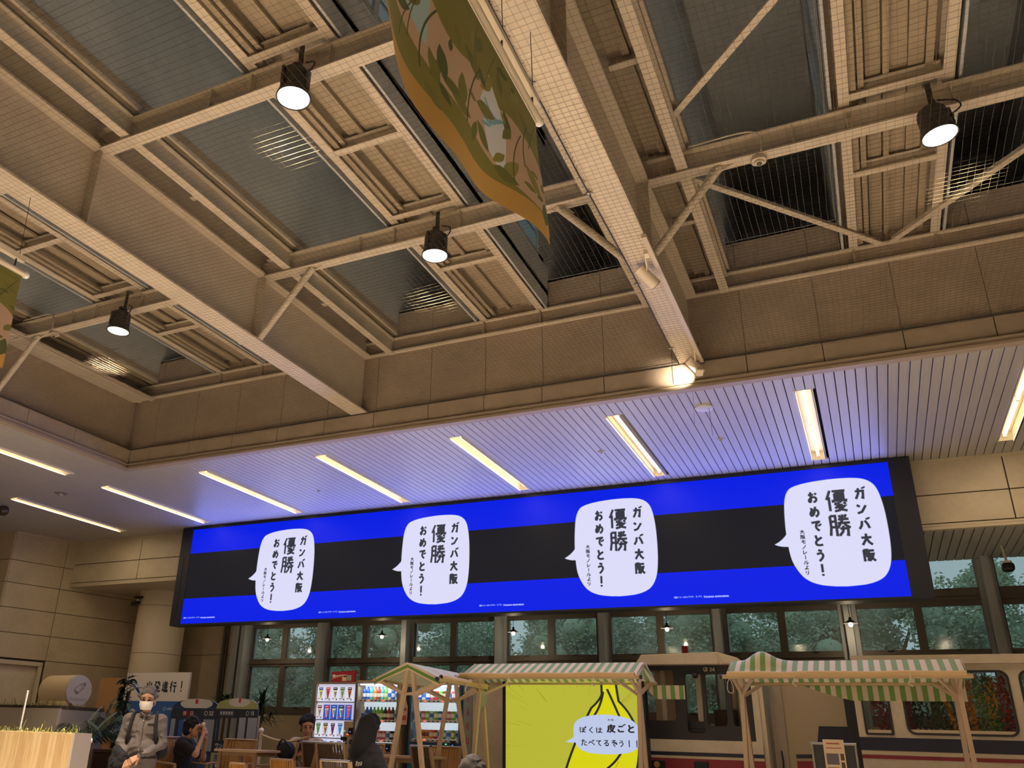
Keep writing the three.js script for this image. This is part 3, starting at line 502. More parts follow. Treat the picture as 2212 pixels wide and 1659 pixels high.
// ------------------------------------------------------------------ lettering: strokes on a 100 x 100 grid, "~" marks a curved stroke
const GL = {
  'ガ': '18 32 82 32 76 84 62 80|45 10 42 50 18 90|78 6 84 16|90 2 96 12', 'ン': '15 22 38 36|14 84 50 74 86 28', 'バ': '36 28 30 60 10 86|58 26 76 50 90 84|74 8 80 20|88 4 94 16',
  '大': '10 36 90 36|50 8 48 45 14 90|50 40 66 70 92 90', '阪': '12 10 12 94|12 12 36 12 26 34 38 52 26 62|46 18 92 18|50 18 48 60 38 92|54 42 84 42 74 66 48 92|58 52 72 74 96 92',
  '優': '26 6 6 46|18 34 18 96|36 10 96 10|64 10 60 20|46 20 86 20 86 44 46 44 46 20|46 28 86 28|46 36 86 36|36 60 36 52 96 52 94 60|48 60 44 72|58 58 60 72 78 72|68 56 72 62|84 60 92 70|58 72 42 86|54 78 84 78 62 94 38 98|56 82 72 92 96 98',
  '勝': '10 10 10 60 4 94|10 10 34 10 34 92 28 90|10 34 34 34|10 58 34 58|52 8 58 20|84 6 76 20|46 26 94 26|42 42 98 42|68 6 64 30 40 64|70 42 80 54 98 64|50 66 86 66 84 94 76 92|66 54 62 78 44 96',
  'お': '14 30 60 28|~36 8 36 60 34 84 22 86 14 74 26 58 56 46 80 54 84 72 70 86 54 88|72 18 86 30', 'め': '~24 20 28 50 44 80|~62 12 54 50 36 78 20 84 12 66 26 42 56 32 82 44 86 64 74 84 56 90',
  'で': '~10 24 40 22 88 16 60 26 44 48 50 74 74 88|68 42 76 54|82 36 90 48', 'て': '~10 24 40 22 88 16 60 26 44 48 50 74 78 88', 'と': '~30 10 36 34 42 46|~82 28 46 44 24 62 30 82 56 88 86 84', 'う': '~36 10 52 16 68 18|~20 42 52 30 74 44 70 70 36 94',
  '！': '50 4 50 66|50 78 50 92', 'モ': '20 18 80 18|10 48 90 48|~46 18 44 70 52 84 86 82', 'ノ': '~80 10 64 56 16 90', 'レ': '26 10 26 88 60 72 88 44', 'ー': '10 50 90 50', '｜': '50 8 50 92', 'ル': '~34 16 32 56 10 88|62 12 62 86 78 74 92 52',
  'よ': '54 24 82 22|~52 8 52 70 40 86 20 84 18 70 40 62 62 72 86 88', 'り': '~28 12 22 44 32 58|~68 10 74 50 60 78 42 92', 'ぼ': '~16 12 10 50 18 90|42 24 84 22|40 48 86 46|~64 24 64 70 54 86 40 82 44 68 62 68 86 86|84 4 88 14|94 0 98 10',
  'く': '70 8 30 50 72 92', 'は': '~18 12 12 50 20 90|40 34 90 32|~68 10 68 70 58 88 42 84 46 68 64 68 90 86', '皮': '22 24 88 24 84 38|22 24 22 60 8 94|50 6 50 44|34 44 78 44 62 72 28 94|40 54 60 78 94 94',
  'ご': '~22 28 50 30 74 24|~22 58 20 80 50 86 82 80|78 8 84 18|90 2 96 12', 'た': '10 26 60 24|~36 8 28 50 12 90|56 46 84 44|~54 66 52 82 68 88 90 86', 'べ': '6 60 34 32 94 78|64 18 70 30|80 12 86 24',
  'る': '22 14 72 14 18 62|~18 62 60 40 84 60 74 86 46 90 38 76 52 72 64 86', 'ぞ': '24 12 70 10 22 42|22 42 84 36|~84 36 48 54 42 78 66 92|78 54 84 64|90 48 96 58', 'そ': '24 12 70 10 22 42|22 42 84 36|~84 36 48 54 42 78 66 92',
  'か': '~10 36 60 30 66 50 56 84 44 82|~36 8 30 50 12 88|~76 26 86 44 92 58', 'わ': '26 8 26 94|10 30 38 28 10 74|~10 74 50 38 82 42 84 66 60 88',
  '出': '50 6 50 88|20 16 20 42 80 42 80 16|12 56 12 90 88 90 88 56', '発': '14 14 40 14 12 46|20 26 30 34|58 6 66 22 92 44|78 10 66 22|90 20 76 32|30 48 70 48|14 62 88 62|40 48 38 68 12 94|60 48 60 82 66 90 90 90 90 78',
  '進': '14 14 22 24|8 38 22 38 22 72 6 84|22 76 40 90 94 92|50 6 36 38|44 26 44 80|68 8 64 24|44 26 90 26|44 44 86 44|44 60 86 60|44 80 94 80|66 26 66 80', '行': '32 6 8 34|34 28 6 60|22 48 22 94|48 20 90 20|42 46 96 46|74 46 74 92 62 88',
  'ワ': '18 48 18 18 84 18 72 62 36 92', 'マ': '10 20 88 20 52 66|36 52 64 86', 'キ': '14 34 82 26|10 62 90 52|40 8 60 94', 'ャ': '16 50 80 40 66 60|38 30 52 94', 'ラ': '20 14 78 14|12 38 86 38 70 70 30 92', 'ク': '42 8 32 34 12 54|38 24 84 24 70 66 26 92', 'タ': '42 8 32 34 12 54|38 24 84 24 70 66 26 92|36 46 64 66',
};
function glyph(x, ch, X, Y, W, H, lw, cap = 'butt') {  // draws one character in the box X Y W H
  const s = GL[ch]; if (!s) return;
  x.lineWidth = lw; x.lineCap = cap; x.lineJoin = cap === 'round' ? 'round' : 'miter'; x.miterLimit = 3;
  for (const st of s.split('|')) {
    const curved = st[0] === '~', n = (curved ? st.slice(1) : st).trim().split(' ').map(Number), p = [];
    for (let i = 0; i < n.length; i += 2) p.push([X + n[i] / 100 * W, Y + n[i + 1] / 100 * H]);
    x.beginPath(); x.moveTo(...p[0]);
    if (curved && p.length > 2) { for (let i = 1; i < p.length - 1; i++) { const e = i === p.length - 2 ? p[i + 1] : [(p[i][0] + p[i + 1][0]) / 2, (p[i][1] + p[i + 1][1]) / 2]; x.quadraticCurveTo(...p[i], ...e); } }
    else for (let i = 1; i < p.length; i++) x.lineTo(...p[i]);
    x.stroke();
  }
}
function vertical(x, text, X, Y, W, H, gap, lw, cap) { for (const ch of text) { glyph(x, ch, X, Y, W, H, lw, cap); Y += H + gap; } }
function horizontal(x, text, X, Y, W, H, gap, lw, cap) { for (const ch of text) { if (ch !== ' ') glyph(x, ch, X, Y, W, H, lw, cap); X += (ch === ' ' ? W * 0.5 : W) + gap; } }
function blob(x, pts) { x.beginPath(); const n = pts.length; const mid = (a, b) => [(a[0] + b[0]) / 2, (a[1] + b[1]) / 2]; let m = mid(pts[n - 1], pts[0]); x.moveTo(...m); for (let i = 0; i < n; i++) { m = mid(pts[i], pts[(i + 1) % n]); x.quadraticCurveTo(...pts[i], ...m); } x.closePath(); }

// ------------------------------------------------------------------ the long screen
const SX0 = -9.983, SX1 = 0.489, SY0 = EYE + 1.688, SY1 = EYE + 3.241, ZS = -10.75;
{
  const tex = canvasTex(2048, 304, (x, W, H) => {
    x.fillStyle = '#001ee6'; x.fillRect(0, 0, W, H);
    x.fillStyle = '#17181f'; x.fillRect(0, H * 0.262, W, H * 0.478);
    for (let k = 0; k < 4; k++) {
      const u = (a) => (k * 0.25 + a - 0.75) * W, v = (b) => b * H;
      x.fillStyle = '#dcdcfa';
      blob(x, [[u(0.886), v(0.60)], [u(0.8855), v(0.40)], [u(0.889), v(0.16)], [u(0.905), v(0.105)], [u(0.95), v(0.085)], [u(0.981), v(0.115)], [u(0.989), v(0.28)], [u(0.990), v(0.60)], [u(0.986), v(0.80)], [u(0.972), v(0.895)], [u(0.936), v(0.918)], [u(0.903), v(0.88)], [u(0.889), v(0.74)]]); x.fill();
      x.beginPath(); x.moveTo(u(0.8875), v(0.48)); x.quadraticCurveTo(u(0.882), v(0.54), u(0.8719), v(0.571)); x.quadraticCurveTo(u(0.880), v(0.60), u(0.889), v(0.592)); x.fill();
      x.strokeStyle = '#33343f';
      vertical(x, 'ガンバ大阪', u(0.9605), v(0.172), 0.0125 * W, v(0.103), v(0.014), 5.2);
      vertical(x, '優勝', u(0.9312), v(0.172), 0.0222 * W, v(0.178), v(0.014), 5.6);
      vertical(x, 'おめでとう！', u(0.9125), v(0.174), 0.0118 * W, v(0.1), v(0.012), 5);
      vertical(x, '大阪モノレ｜ルより', u(0.9000), v(0.468), 0.0055 * W, v(0.036), v(0.003), 1.6);
      x.strokeStyle = '#e8ecff'; horizontal(x, '大阪モノレールキャラクター モノぞう', u(0.7545), v(0.930), 3.1, 5.6, 0.7, 0.9);
      x.fillStyle = '#e8ecff'; x.font = 'bold 6px sans-serif'; x.fillText('©OSAKA MONORAIL', u(0.7885), v(0.950));
    }
  });
  const t = thing('led_screen', 'very long blue and black display screen with four white speech bubbles, hung along the fascia', 'display screen', [0, 0, ZS]);
  const face = new THREE.PlaneGeometry(SX1 - SX0, SY1 - SY0).translate((SX0 + SX1) / 2, (SY0 + SY1) / 2, 0.006);
  part('screen_face', face, new THREE.MeshPhysicalMaterial({ color: 0x050506, roughness: 0.6, specularIntensity: 0.35, emissive: 0xffffff, emissiveMap: tex, emissiveIntensity: 1.0 }), t);
  const Y0 = EYE + 1.664, Y1 = EYE + 3.283;
  part('cabinet', [lim(-10.21, 0.716, Y0, Y1, -0.22, -0.02)], M.charcoal, t);
  const bez = std('#1e212b', 0.5);
  part('bezel', [lim(SX0 - 0.01, SX1 + 0.01, SY1, Y1, -0.02, 0.015), lim(SX0 - 0.01, SX1 + 0.01, Y0, SY0, -0.02, 0.015)], bez, t);
  part('side_panel', [lim(-10.21, SX0, Y0, Y1, -0.02, 0.012), lim(-10.19, -10.10, Y0 + 0.25, SY1 - 0.45, 0.012, 0.018)], bez, t);
  part('side_panel', [lim(SX1, 0.716, Y0, Y1, -0.02, 0.012)], bez, t);
  part('mounting_arm', [lim(-8, -7.9, Y0 + 0.2, Y1 - 0.1, -0.26, -0.2), lim(-5, -4.9, Y0 + 0.85, Y1 - 0.1, -0.26, -0.2), lim(-2, -1.9, Y0 + 0.85, Y1 - 0.1, -0.26, -0.2)], M.charcoal, t);
  rect(SX1 - SX0, SY1 - SY0, new THREE.Color().setRGB(0.27, 0.32, 1.0), POWER.screen, [(SX0 + SX1) / 2, (SY0 + SY1) / 2, ZS + 0.03], [(SX0 + SX1) / 2, (SY0 + SY1) / 2, 0]);
}
{ // free-standing display behind the middle stall
  const tex = canvasTex(1024, 1240, (x, W, H) => {
    const g = (a, b) => [a * W, b * H];
    x.fillStyle = '#c3c23a'; x.fillRect(0, 0, W, H);
    x.strokeStyle = '#8f8a1c'; for (let i = 0; i < 150; i++) { const a = rr(-0.6, 3.6), l = rr(0.06, 0.25), r0 = rr(0.35, 0.9); x.lineWidth = rr(1, 5); x.globalAlpha = 0.5; x.beginPath(); x.moveTo(W * (0.55 + Math.cos(a) * r0), H * (0.45 - Math.sin(a) * r0)); x.lineTo(W * (0.55 + Math.cos(a) * (r0 + l)), H * (0.45 - Math.sin(a) * (r0 + l))); x.stroke(); }
    x.globalAlpha = 1;
    // bunch of bananas, black outlines
    x.lineWidth = 17; x.strokeStyle = '#23241f'; x.lineJoin = 'round';
    x.fillStyle = '#e6e00a'; x.beginPath(); x.moveTo(...g(0.74, 0.0)); x.lineTo(...g(0.74, 0.12)); x.quadraticCurveTo(...g(0.72, 0.17), ...g(0.66, 0.22)); x.quadraticCurveTo(...g(0.52, 0.48), ...g(0.45, 0.70)); x.quadraticCurveTo(...g(0.30, 0.86), ...g(0.5, 0.92)); x.quadraticCurveTo(...g(0.62, 1.02), ...g(0.70, 0.97)); x.quadraticCurveTo(...g(1.0, 0.82), ...g(0.99, 0.42)); x.quadraticCurveTo(...g(0.96, 0.27), ...g(0.86, 0.17)); x.lineTo(...g(0.84, 0.0)); x.closePath(); x.fill(); x.stroke();
    x.beginPath(); x.moveTo(...g(0.78, 0.08)); x.quadraticCurveTo(...g(0.83, 0.2), ...g(0.86, 0.28)); x.stroke(); x.beginPath(); x.moveTo(...g(0.75, 0.10)); x.quadraticCurveTo(...g(0.73, 0.22), ...g(0.66, 0.3)); x.stroke();
    x.beginPath(); x.moveTo(...g(0.90, 0.46)); x.quadraticCurveTo(...g(0.8, 0.72), ...g(0.5, 0.74)); x.stroke();
    x.strokeStyle = '#c8901c'; x.lineWidth = 5; x.beginPath(); x.moveTo(...g(0.84, 0.6)); x.quadraticCurveTo(...g(0.76, 0.78), ...g(0.55, 0.83)); x.stroke(); x.fillStyle = '#a8742a'; x.fillRect(W * 0.745, 0, W * 0.09, H * 0.03);
    x.fillStyle = '#c9d6f6'; blob(x, [g(0.53, 0.30), g(0.75, 0.258), g(0.97, 0.30), g(1.0, 0.40), g(0.985, 0.53), g(0.78, 0.56), g(0.56, 0.545), g(0.515, 0.43)]); x.fill();
    x.beginPath(); x.moveTo(...g(0.54, 0.42)); x.quadraticCurveTo(...g(0.5, 0.46), ...g(0.46, 0.47)); x.quadraticCurveTo(...g(0.5, 0.49), ...g(0.55, 0.47)); x.fill();
    x.strokeStyle = '#26262e';
    horizontal(x, 'ぼくは', W * 0.565, H * 0.36, 52, 58, 9, 7, 'round'); horizontal(x, '皮ごと', W * 0.765, H * 0.335, 66, 82, 6, 13);
    horizontal(x, 'かわ', W * 0.775, H * 0.298, 22, 22, 4, 3); horizontal(x, 'たべてるぞう！！', W * 0.575, H * 0.45, 48, 62, 7, 7, 'round');
  });
  const t = thing('display_panel', 'free-standing yellow display panel with bananas and a speech bubble behind the middle stall', 'display screen', [-3.305, 0, -10.3]);
  const Y0 = 0.34, Y1 = EYE + 0.815;
  part('screen_face', new THREE.PlaneGeometry(1.64, Y1 - Y0 - 0.03).translate(0, (Y0 + Y1) / 2, 0.012), new THREE.MeshStandardMaterial({ color: 0x040404, emissive: 0xffffff, emissiveMap: tex, emissiveIntensity: 0.85, roughness: 0.4 }), t);
  part('cabinet', [lim(-0.86, 0.90, Y0 - 0.05, Y1 + 0.02, -0.12, 0.006), lim(-0.86, -0.82, Y0 - 0.05, Y1 + 0.02, 0, 0.02), lim(0.82, 0.90, Y0 - 0.05, Y1 + 0.02, 0, 0.02)], M.black, t);
  part('base', [lim(-0.8, 0.8, 0, 0.05, -0.35, 0.2), lim(-0.6, 0.6, 0.05, Y0, -0.1, -0.02)], M.charcoal, t);
  rect(1.6, 1.4, new THREE.Color().setRGB(0.75, 0.72, 0.15), 0.35, [-3.305, 1.1, -10.27], [-3.305, 1.1, 0]);
}
// ------------------------------------------------------------------ leafy banners hung from rods under the girders
const bannerTex = canvasTex(1024, 512, (x, W, H) => {
  x.fillStyle = '#85803a'; x.fillRect(0, 0, W, H);
  const P = (a, b) => [a * W, b * H];
  x.fillStyle = '#c9ab8d'; blob(x, [P(-0.05, 0.62), P(0.0, 0.42), P(0.10, 0.36), P(0.18, 0.34), P(0.24, 0.42), P(0.34, 0.36), P(0.45, 0.44), P(0.55, 0.28), P(0.66, 0.34), P(0.8, 0.26), P(0.9, 0.4), P(0.85, 0.62), P(0.6, 0.66), P(0.4, 0.72), P(0.2, 0.8), P(0.0, 0.85)]); x.fill();
  x.fillStyle = '#c99f52'; blob(x, [P(-0.1, 1.1), P(-0.02, 0.84), P(0.1, 0.84), P(0.3, 0.90), P(0.5, 0.82), P(0.7, 0.92), P(0.88, 0.80), P(1.1, 0.84), P(1.1, 1.2)]); x.fill();
  for (const [q, c] of [[[[0.19, 0.46], [0.29, 0.28], [0.32, 0.5], [0.26, 0.72], [0.18, 0.8]], '#d9dde0'], [[[0.53, 0.32], [0.62, 0.25], [0.6, 0.55], [0.52, 0.6]], '#a9c6c9'], [[[0.86, 0.2], [0.99, 0.15], [0.98, 0.5], [0.88, 0.55]], '#b4cccd']]) {
    x.fillStyle = c; x.beginPath(); q.forEach((p, i) => (i ? x.lineTo(...P(...p)) : x.moveTo(...P(...p)))); x.closePath(); x.fill();
    x.strokeStyle = '#7fb0bd'; x.lineWidth = 9; for (let i = 0; i < 5; i++) { const s = q[0], e = q[2]; x.beginPath(); const t = i / 5; x.moveTo((s[0] + (e[0] - s[0]) * t) * W, (s[1] - 0.05 + 0.05 * i) * H); x.quadraticCurveTo((s[0] + 0.04) * W, (s[1] + 0.1) * H, (e[0] - 0.02) * W, (s[1] + 0.04 * i) * H); x.stroke(); }
  }
  const leaf = (cx, cy, L, a, c) => { x.save(); x.translate(cx * W, cy * H); x.rotate(a); x.fillStyle = c; x.beginPath(); x.moveTo(0, -L); x.quadraticCurveTo(L * 0.55, -L * 0.2, L * 0.32, L * 0.55); x.quadraticCurveTo(L * 0.1, L * 0.8, 0, L); x.quadraticCurveTo(-L * 0.4, L * 0.5, -L * 0.42, -L * 0.05); x.quadraticCurveTo(-L * 0.3, -L * 0.6, 0, -L); x.fill(); x.restore(); };
  let s = 19; const q = () => { s = (s * 16807) % 2147483647; return s / 2147483647; };
  for (let i = 0; i < 105; i++) { const u = q(), v = Math.pow(q(), 1.15) * 0.82; leaf(u, v, 18 + q() * 34, q() * 6.3, ['#6f7136', '#7d7a3c', '#5a6233', '#8f8945'][Math.floor(q() * 4)]); }
  x.strokeStyle = '#55592f'; for (let i = 0; i < 16; i++) { x.lineWidth = 2 + q() * 4; x.beginPath(); const a = q(), b = q() * 0.4; x.moveTo(a * W, b * H); x.quadraticCurveTo((a + 0.05) * W, (b + 0.2) * H, (a + q() * 0.1) * W, (b + 0.4) * H); x.stroke(); }
  x.fillStyle = '#7c7a33'; x.fillRect(0, 0, W, H * 0.07);
});
function banner(x, zFar, len, yTop, yBot, label) {
  const t = thing('hanging_banner', label, 'banner', [x, 0, 0]);
  const f = (u, v) => { const z = zFar + len * u, y = yTop + (yBot + 0.05 * Math.sin(u * 9 + 0.6) - yTop) * v; return [0.05 * Math.sin(u * 7 + v * 2) * v + 0.03 * Math.sin(u * 17 + 1) * v, y, z + 0.02 * v]; };
  part('fabric', sheet(f, 60, 14), new THREE.MeshPhysicalMaterial({ map: bannerTex, roughness: 0.9, transmission: 0.12, thickness: 0, side: THREE.DoubleSide }), t);
  part('rod', [bar([0.012, yTop + 0.02, zFar - 0.01], [0.012, yTop + 0.02, zFar + len], 0.02, 0.02, 12)], M.cream, t);
  part('hook_rail', [lim(-0.01, 0.03, yTop + 0.10, yTop + 0.135, zFar + 0.02, zFar + len)], M.cream, t);
  part('rod_end', [ball(0.026, 0.012, yTop + 0.02, zFar - 0.02, 14, 10)], M.white, t);
  for (let i = 0; i < 5; i++) { const z = zFar + 0.06 + i * 0.42; if (z < zFar + len) { part('hanging_wire', [bar([0.01, yTop + 0.12, z], [0.01, YNET + 0.004, z + 0.03], 0.0022, 0.0022, 4)], M.charcoal, t); part('hook', [bar([0.012, yTop + 0.03, z + 0.02], [0.012, yTop + 0.12, z + 0.02], 0.006, 0.006, 5)], M.charcoal, t); } }
}
banner(-1.18, -3.36, 2.2, EYE + 3.03, EYE + 2.22, 'long green leafy banner hung from a rod in the upper middle of the view');
banner(-4.99, -3.30, 2.0, EYE + 2.96, EYE + 2.20, 'end of a pale leafy banner at the far left edge under the left girder');
// ------------------------------------------------------------------ market stalls with striped canopies
const stripeTex = canvasTex(1024, 64, (x, W, H) => { const n = 21; x.fillStyle = '#f2dfbb'; x.fillRect(0, 0, W, H); x.fillStyle = '#83ab52'; for (let i = 0; i < n; i++) x.fillRect((i + 0.05) * W / n, 0, W / n * 0.5, H); });
const canopyMat = new THREE.MeshPhysicalMaterial({ map: stripeTex, roughness: 0.85, transmission: 0.42, thickness: 0, side: THREE.DoubleSide });
const gableTex = canvasTex(64, 64, (x) => { x.fillStyle = '#e6cfae'; x.fillRect(0, 0, 64, 64); x.fillStyle = '#6f9a4a'; x.fillRect(0, 20, 64, 30); });
const gableMat = new THREE.MeshPhysicalMaterial({ map: gableTex, roughness: 0.85, transmission: 0.2, thickness: 0, side: THREE.DoubleSide });
function flapUV(k, g) { const u = g.attributes.uv; for (let i = 0; i < u.count; i++) u.setX(i, u.getX(i) * k); return g; }
function stall(label, pos, turn, L, o = {}) {
  const t = thing('market_stall', label, 'market stall', pos, turn), he = o.he || 1.80, hr = o.hr || 1.985, d = o.d || 0.45, h = L / 2;
  const lift = o.lift || (() => 0), swell = (u, v) => 0.012 * Math.sin(u * 22) * v * (1 - v * 0.5);
  part('front_canopy', sheet((u, v) => [-h + L * u, hr + (he - hr) * v + lift(u, v) + swell(u, v), d * v + 0.01], 64, 10), canopyMat, t, 'green and cream striped front slope');
  part('back_canopy', sheet((u, v) => [-h + L * u, hr + (he - hr) * v + swell(u + 0.3, v), -d * v - 0.01], 64, 10), canopyMat, t, 'green and cream striped back slope');
  for (const s of [-1, 1]) part('gable_valance', sheet((u, v) => { const w = 1 - Math.abs(2 * u - 1); return [s * (h + 0.015) + s * 0.02 * Math.sin(u * 9) * v, he + (hr - he) * w - 0.075 * v + 0.005, d * (2 * u - 1) * 1.02]; }, 24, 4), gableMat, t, 'striped end valance');
  if (o.flap) part('back_flap', flapUV((o.flap[1] - o.flap[0]) / L, sheet((u, v) => { const [a, b] = o.flap, x = a + (b - a) * u, low = 0.15 * Math.min(1, Math.pow(u / 0.3, 0.8)); return [x, he - 0.005 - low * v - 0.02, -d - 0.02 + 0.015 * Math.sin(x * 14) * v]; }, 60, 8)), canopyMat, t, 'striped cloth hanging from the back eave');
  // rolled cloth and rail on the front eave
  part('front_rail', [bar([-h - 0.05, he - 0.005, d], [h + 0.05, he - 0.005, d], 0.021, 0.021, 12)], M.paleWood, t);
  part('rolled_cloth', [tube(Array.from({ length: 9 }, (_, i) => [-h + L * i / 8, he + 0.018 + 0.004 * Math.sin(i * 2.3), d + 0.012]), 0.026, 60, 8)], std('#d9b989', 0.9), t);
  part('back_rail', [bar([-h - 0.03, he - 0.01, -d], [h + 0.03, he - 0.01, -d], 0.018, 0.018, 10)], M.paleWood, t);
  part('ridge_rail', [bar([-h, hr - 0.025, 0], [h, hr - 0.025, 0], 0.018, 0.018, 10)], M.paleWood, t);
  for (const s of [-1, 1]) {
    const x = s * (h - 0.07);
    for (const k of [-1, 1]) {
      part('leg', [beam([x + 0.012 * k, hr - 0.04, 0.02 * k], [x + 0.02 * k * s, 0, 0.33 * k], 0.042, 0.042)], M.wood2, t);
      part('eave_arm', [beam([x, hr - 0.32, 0.07 * k], [x + s * 0.02, he - 0.015, d * k * 0.96], 0.028, 0.036)], M.wood2, t);
      part('rail_brace', [beam([x, hr - 0.35, 0.05 * k], [x - s * 0.16, he - 0.02, d * 0.9 * k], 0.024, 0.028)], M.wood2, t);
    }
    part('cross_tie', [beam([x, hr - 0.32, -0.1], [x, hr - 0.32, 0.1], 0.03, 0.03), beam([x, 0.35, -0.28], [x, 0.35, 0.28], 0.03, 0.03)], M.wood2, t);
    part('end_cap', [bar([s * (h + 0.05), he - 0.005, d], [s * (h + 0.075), he - 0.005, d], 0.023, 0.023, 12)], M.charcoal, t);
  }
  for (const u of (o.ties || [0.3, 0.78])) { const x = -h + L * u; part('cloth_tie', [tube([[x, he + 0.03, d + 0.03], [x + 0.005, he - 0.03, d + 0.03], [x - 0.02, he - 0.07, d + 0.025], [x + 0.015, he - 0.10, d + 0.025]], 0.006, 12, 5)], M.cream, t); }
  return t;
}
M.wood2 = wood('#dcc3a8', '#c5a78a', 91, 0.5);
stall('striped market stall in the middle before the yellow display panel', [-3.315, 0, -9.85], 0, 2.05, { flap: [0.9, 1.36] });
stall('striped market stall at the right whose front canopy bulges at its left end', [-0.295, 0, -9.85], 0, 2.10, { flap: [-0.40, 1.09], lift: (u, v) => 0.13 * Math.exp(-Math.pow((u - 0.15) / 0.075, 2)) * Math.sin(Math.PI * Math.min(1, v * 1.4 + 0.15)) });
stall('striped market stall seen end-on before the vending machines', [-4.60, 0, -9.20], Math.PI / 2, 1.25, { he: 1.715, hr: 1.885, d: 0.40, ties: [0.5] });
{ // rope loop hanging from the left end of the right stall
  const k = thing('rope_loop', 'small rope loop hanging from the left end of the right stall', 'rope', [-1.33, 1.70, -9.42]);
  part('loop', [tube([[0, 0.08, 0], [-0.025, 0.03, 0], [-0.02, -0.05, 0], [0.02, -0.06, 0], [0.03, 0.0, 0], [0.005, 0.08, 0]], 0.004, 24, 5)], M.cream, k); part('knot', [ball(0.01, 0, 0.08, 0, 8, 6)], M.cream, k);
}
// ------------------------------------------------------------------ vending machines
function vendBody(t, w, h, d, mat, win) {              // shell with a recessed lit window [x0,x1,y0,y1] on the front (z = 0)
  const [x0, x1, y0, y1] = win;
  part('cabinet', [lim(-w / 2, x0, 0.06, h, -d, 0), lim(x1, w / 2, 0.06, h, -d, 0), lim(x0, x1, y1, h, -d, 0), lim(x0, x1, 0.06, y0, -d, 0), lim(x0, x1, y0, y1, -d, -0.22)], mat, t);
  part('window_trim', [lim(x0 - 0.014, x0, y0 - 0.014, y1 + 0.014, -0.005, 0.012), lim(x1, x1 + 0.014, y0 - 0.014, y1 + 0.014, -0.005, 0.012), lim(x0, x1, y1, y1 + 0.014, -0.005, 0.012), lim(x0, x1, y0 - 0.014, y0, -0.005, 0.012)], M.metal, t);
  part('foot', [lim(-w / 2 + 0.05, -w / 2 + 0.15, 0, 0.06, -0.2, -0.05)], M.black, t); part('foot', [lim(w / 2 - 0.15, w / 2 - 0.05, 0, 0.06, -0.2, -0.05)], M.black, t);
}
const ledRed = new THREE.MeshStandardMaterial({ color: 0x220000, emissive: new THREE.Color().setRGB(1, 0.12, 0.05), emissiveIntensity: 2 });
const ledBlue = new THREE.MeshStandardMaterial({ color: 0x000022, emissive: new THREE.Color().setRGB(0.1, 0.2, 1), emissiveIntensity: 2 });
const ledGreen = new THREE.MeshStandardMaterial({ color: 0x002200, emissive: new THREE.Color().setRGB(0.3, 1, 0.35), emissiveIntensity: 1 });
function payPanel(t, x, y) {
  part('bill_slot', [rbox(0.10, 0.05, 0.02, 0.008, x - 0.06, y, 0.008)], M.black, t); part('card_reader', [rbox(0.07, 0.09, 0.03, 0.008, x + 0.05, y + 0.1, 0.012)], M.black, t); part('coin_slot', [rbox(0.05, 0.07, 0.02, 0.008, x + 0.06, y - 0.04, 0.008)], M.charcoal, t);
  part('price_display', [box(0.035, 0.014, 0.004, x + 0.0, y + 0.055, 0.006)], ledRed, t); part('reader_light', [box(0.014, 0.01, 0.004, x + 0.05, y + 0.09, 0.03)], ledBlue, t); part('status_light', [box(0.025, 0.012, 0.004, x - 0.06, y + 0.1, 0.004)], ledGreen, t);
}
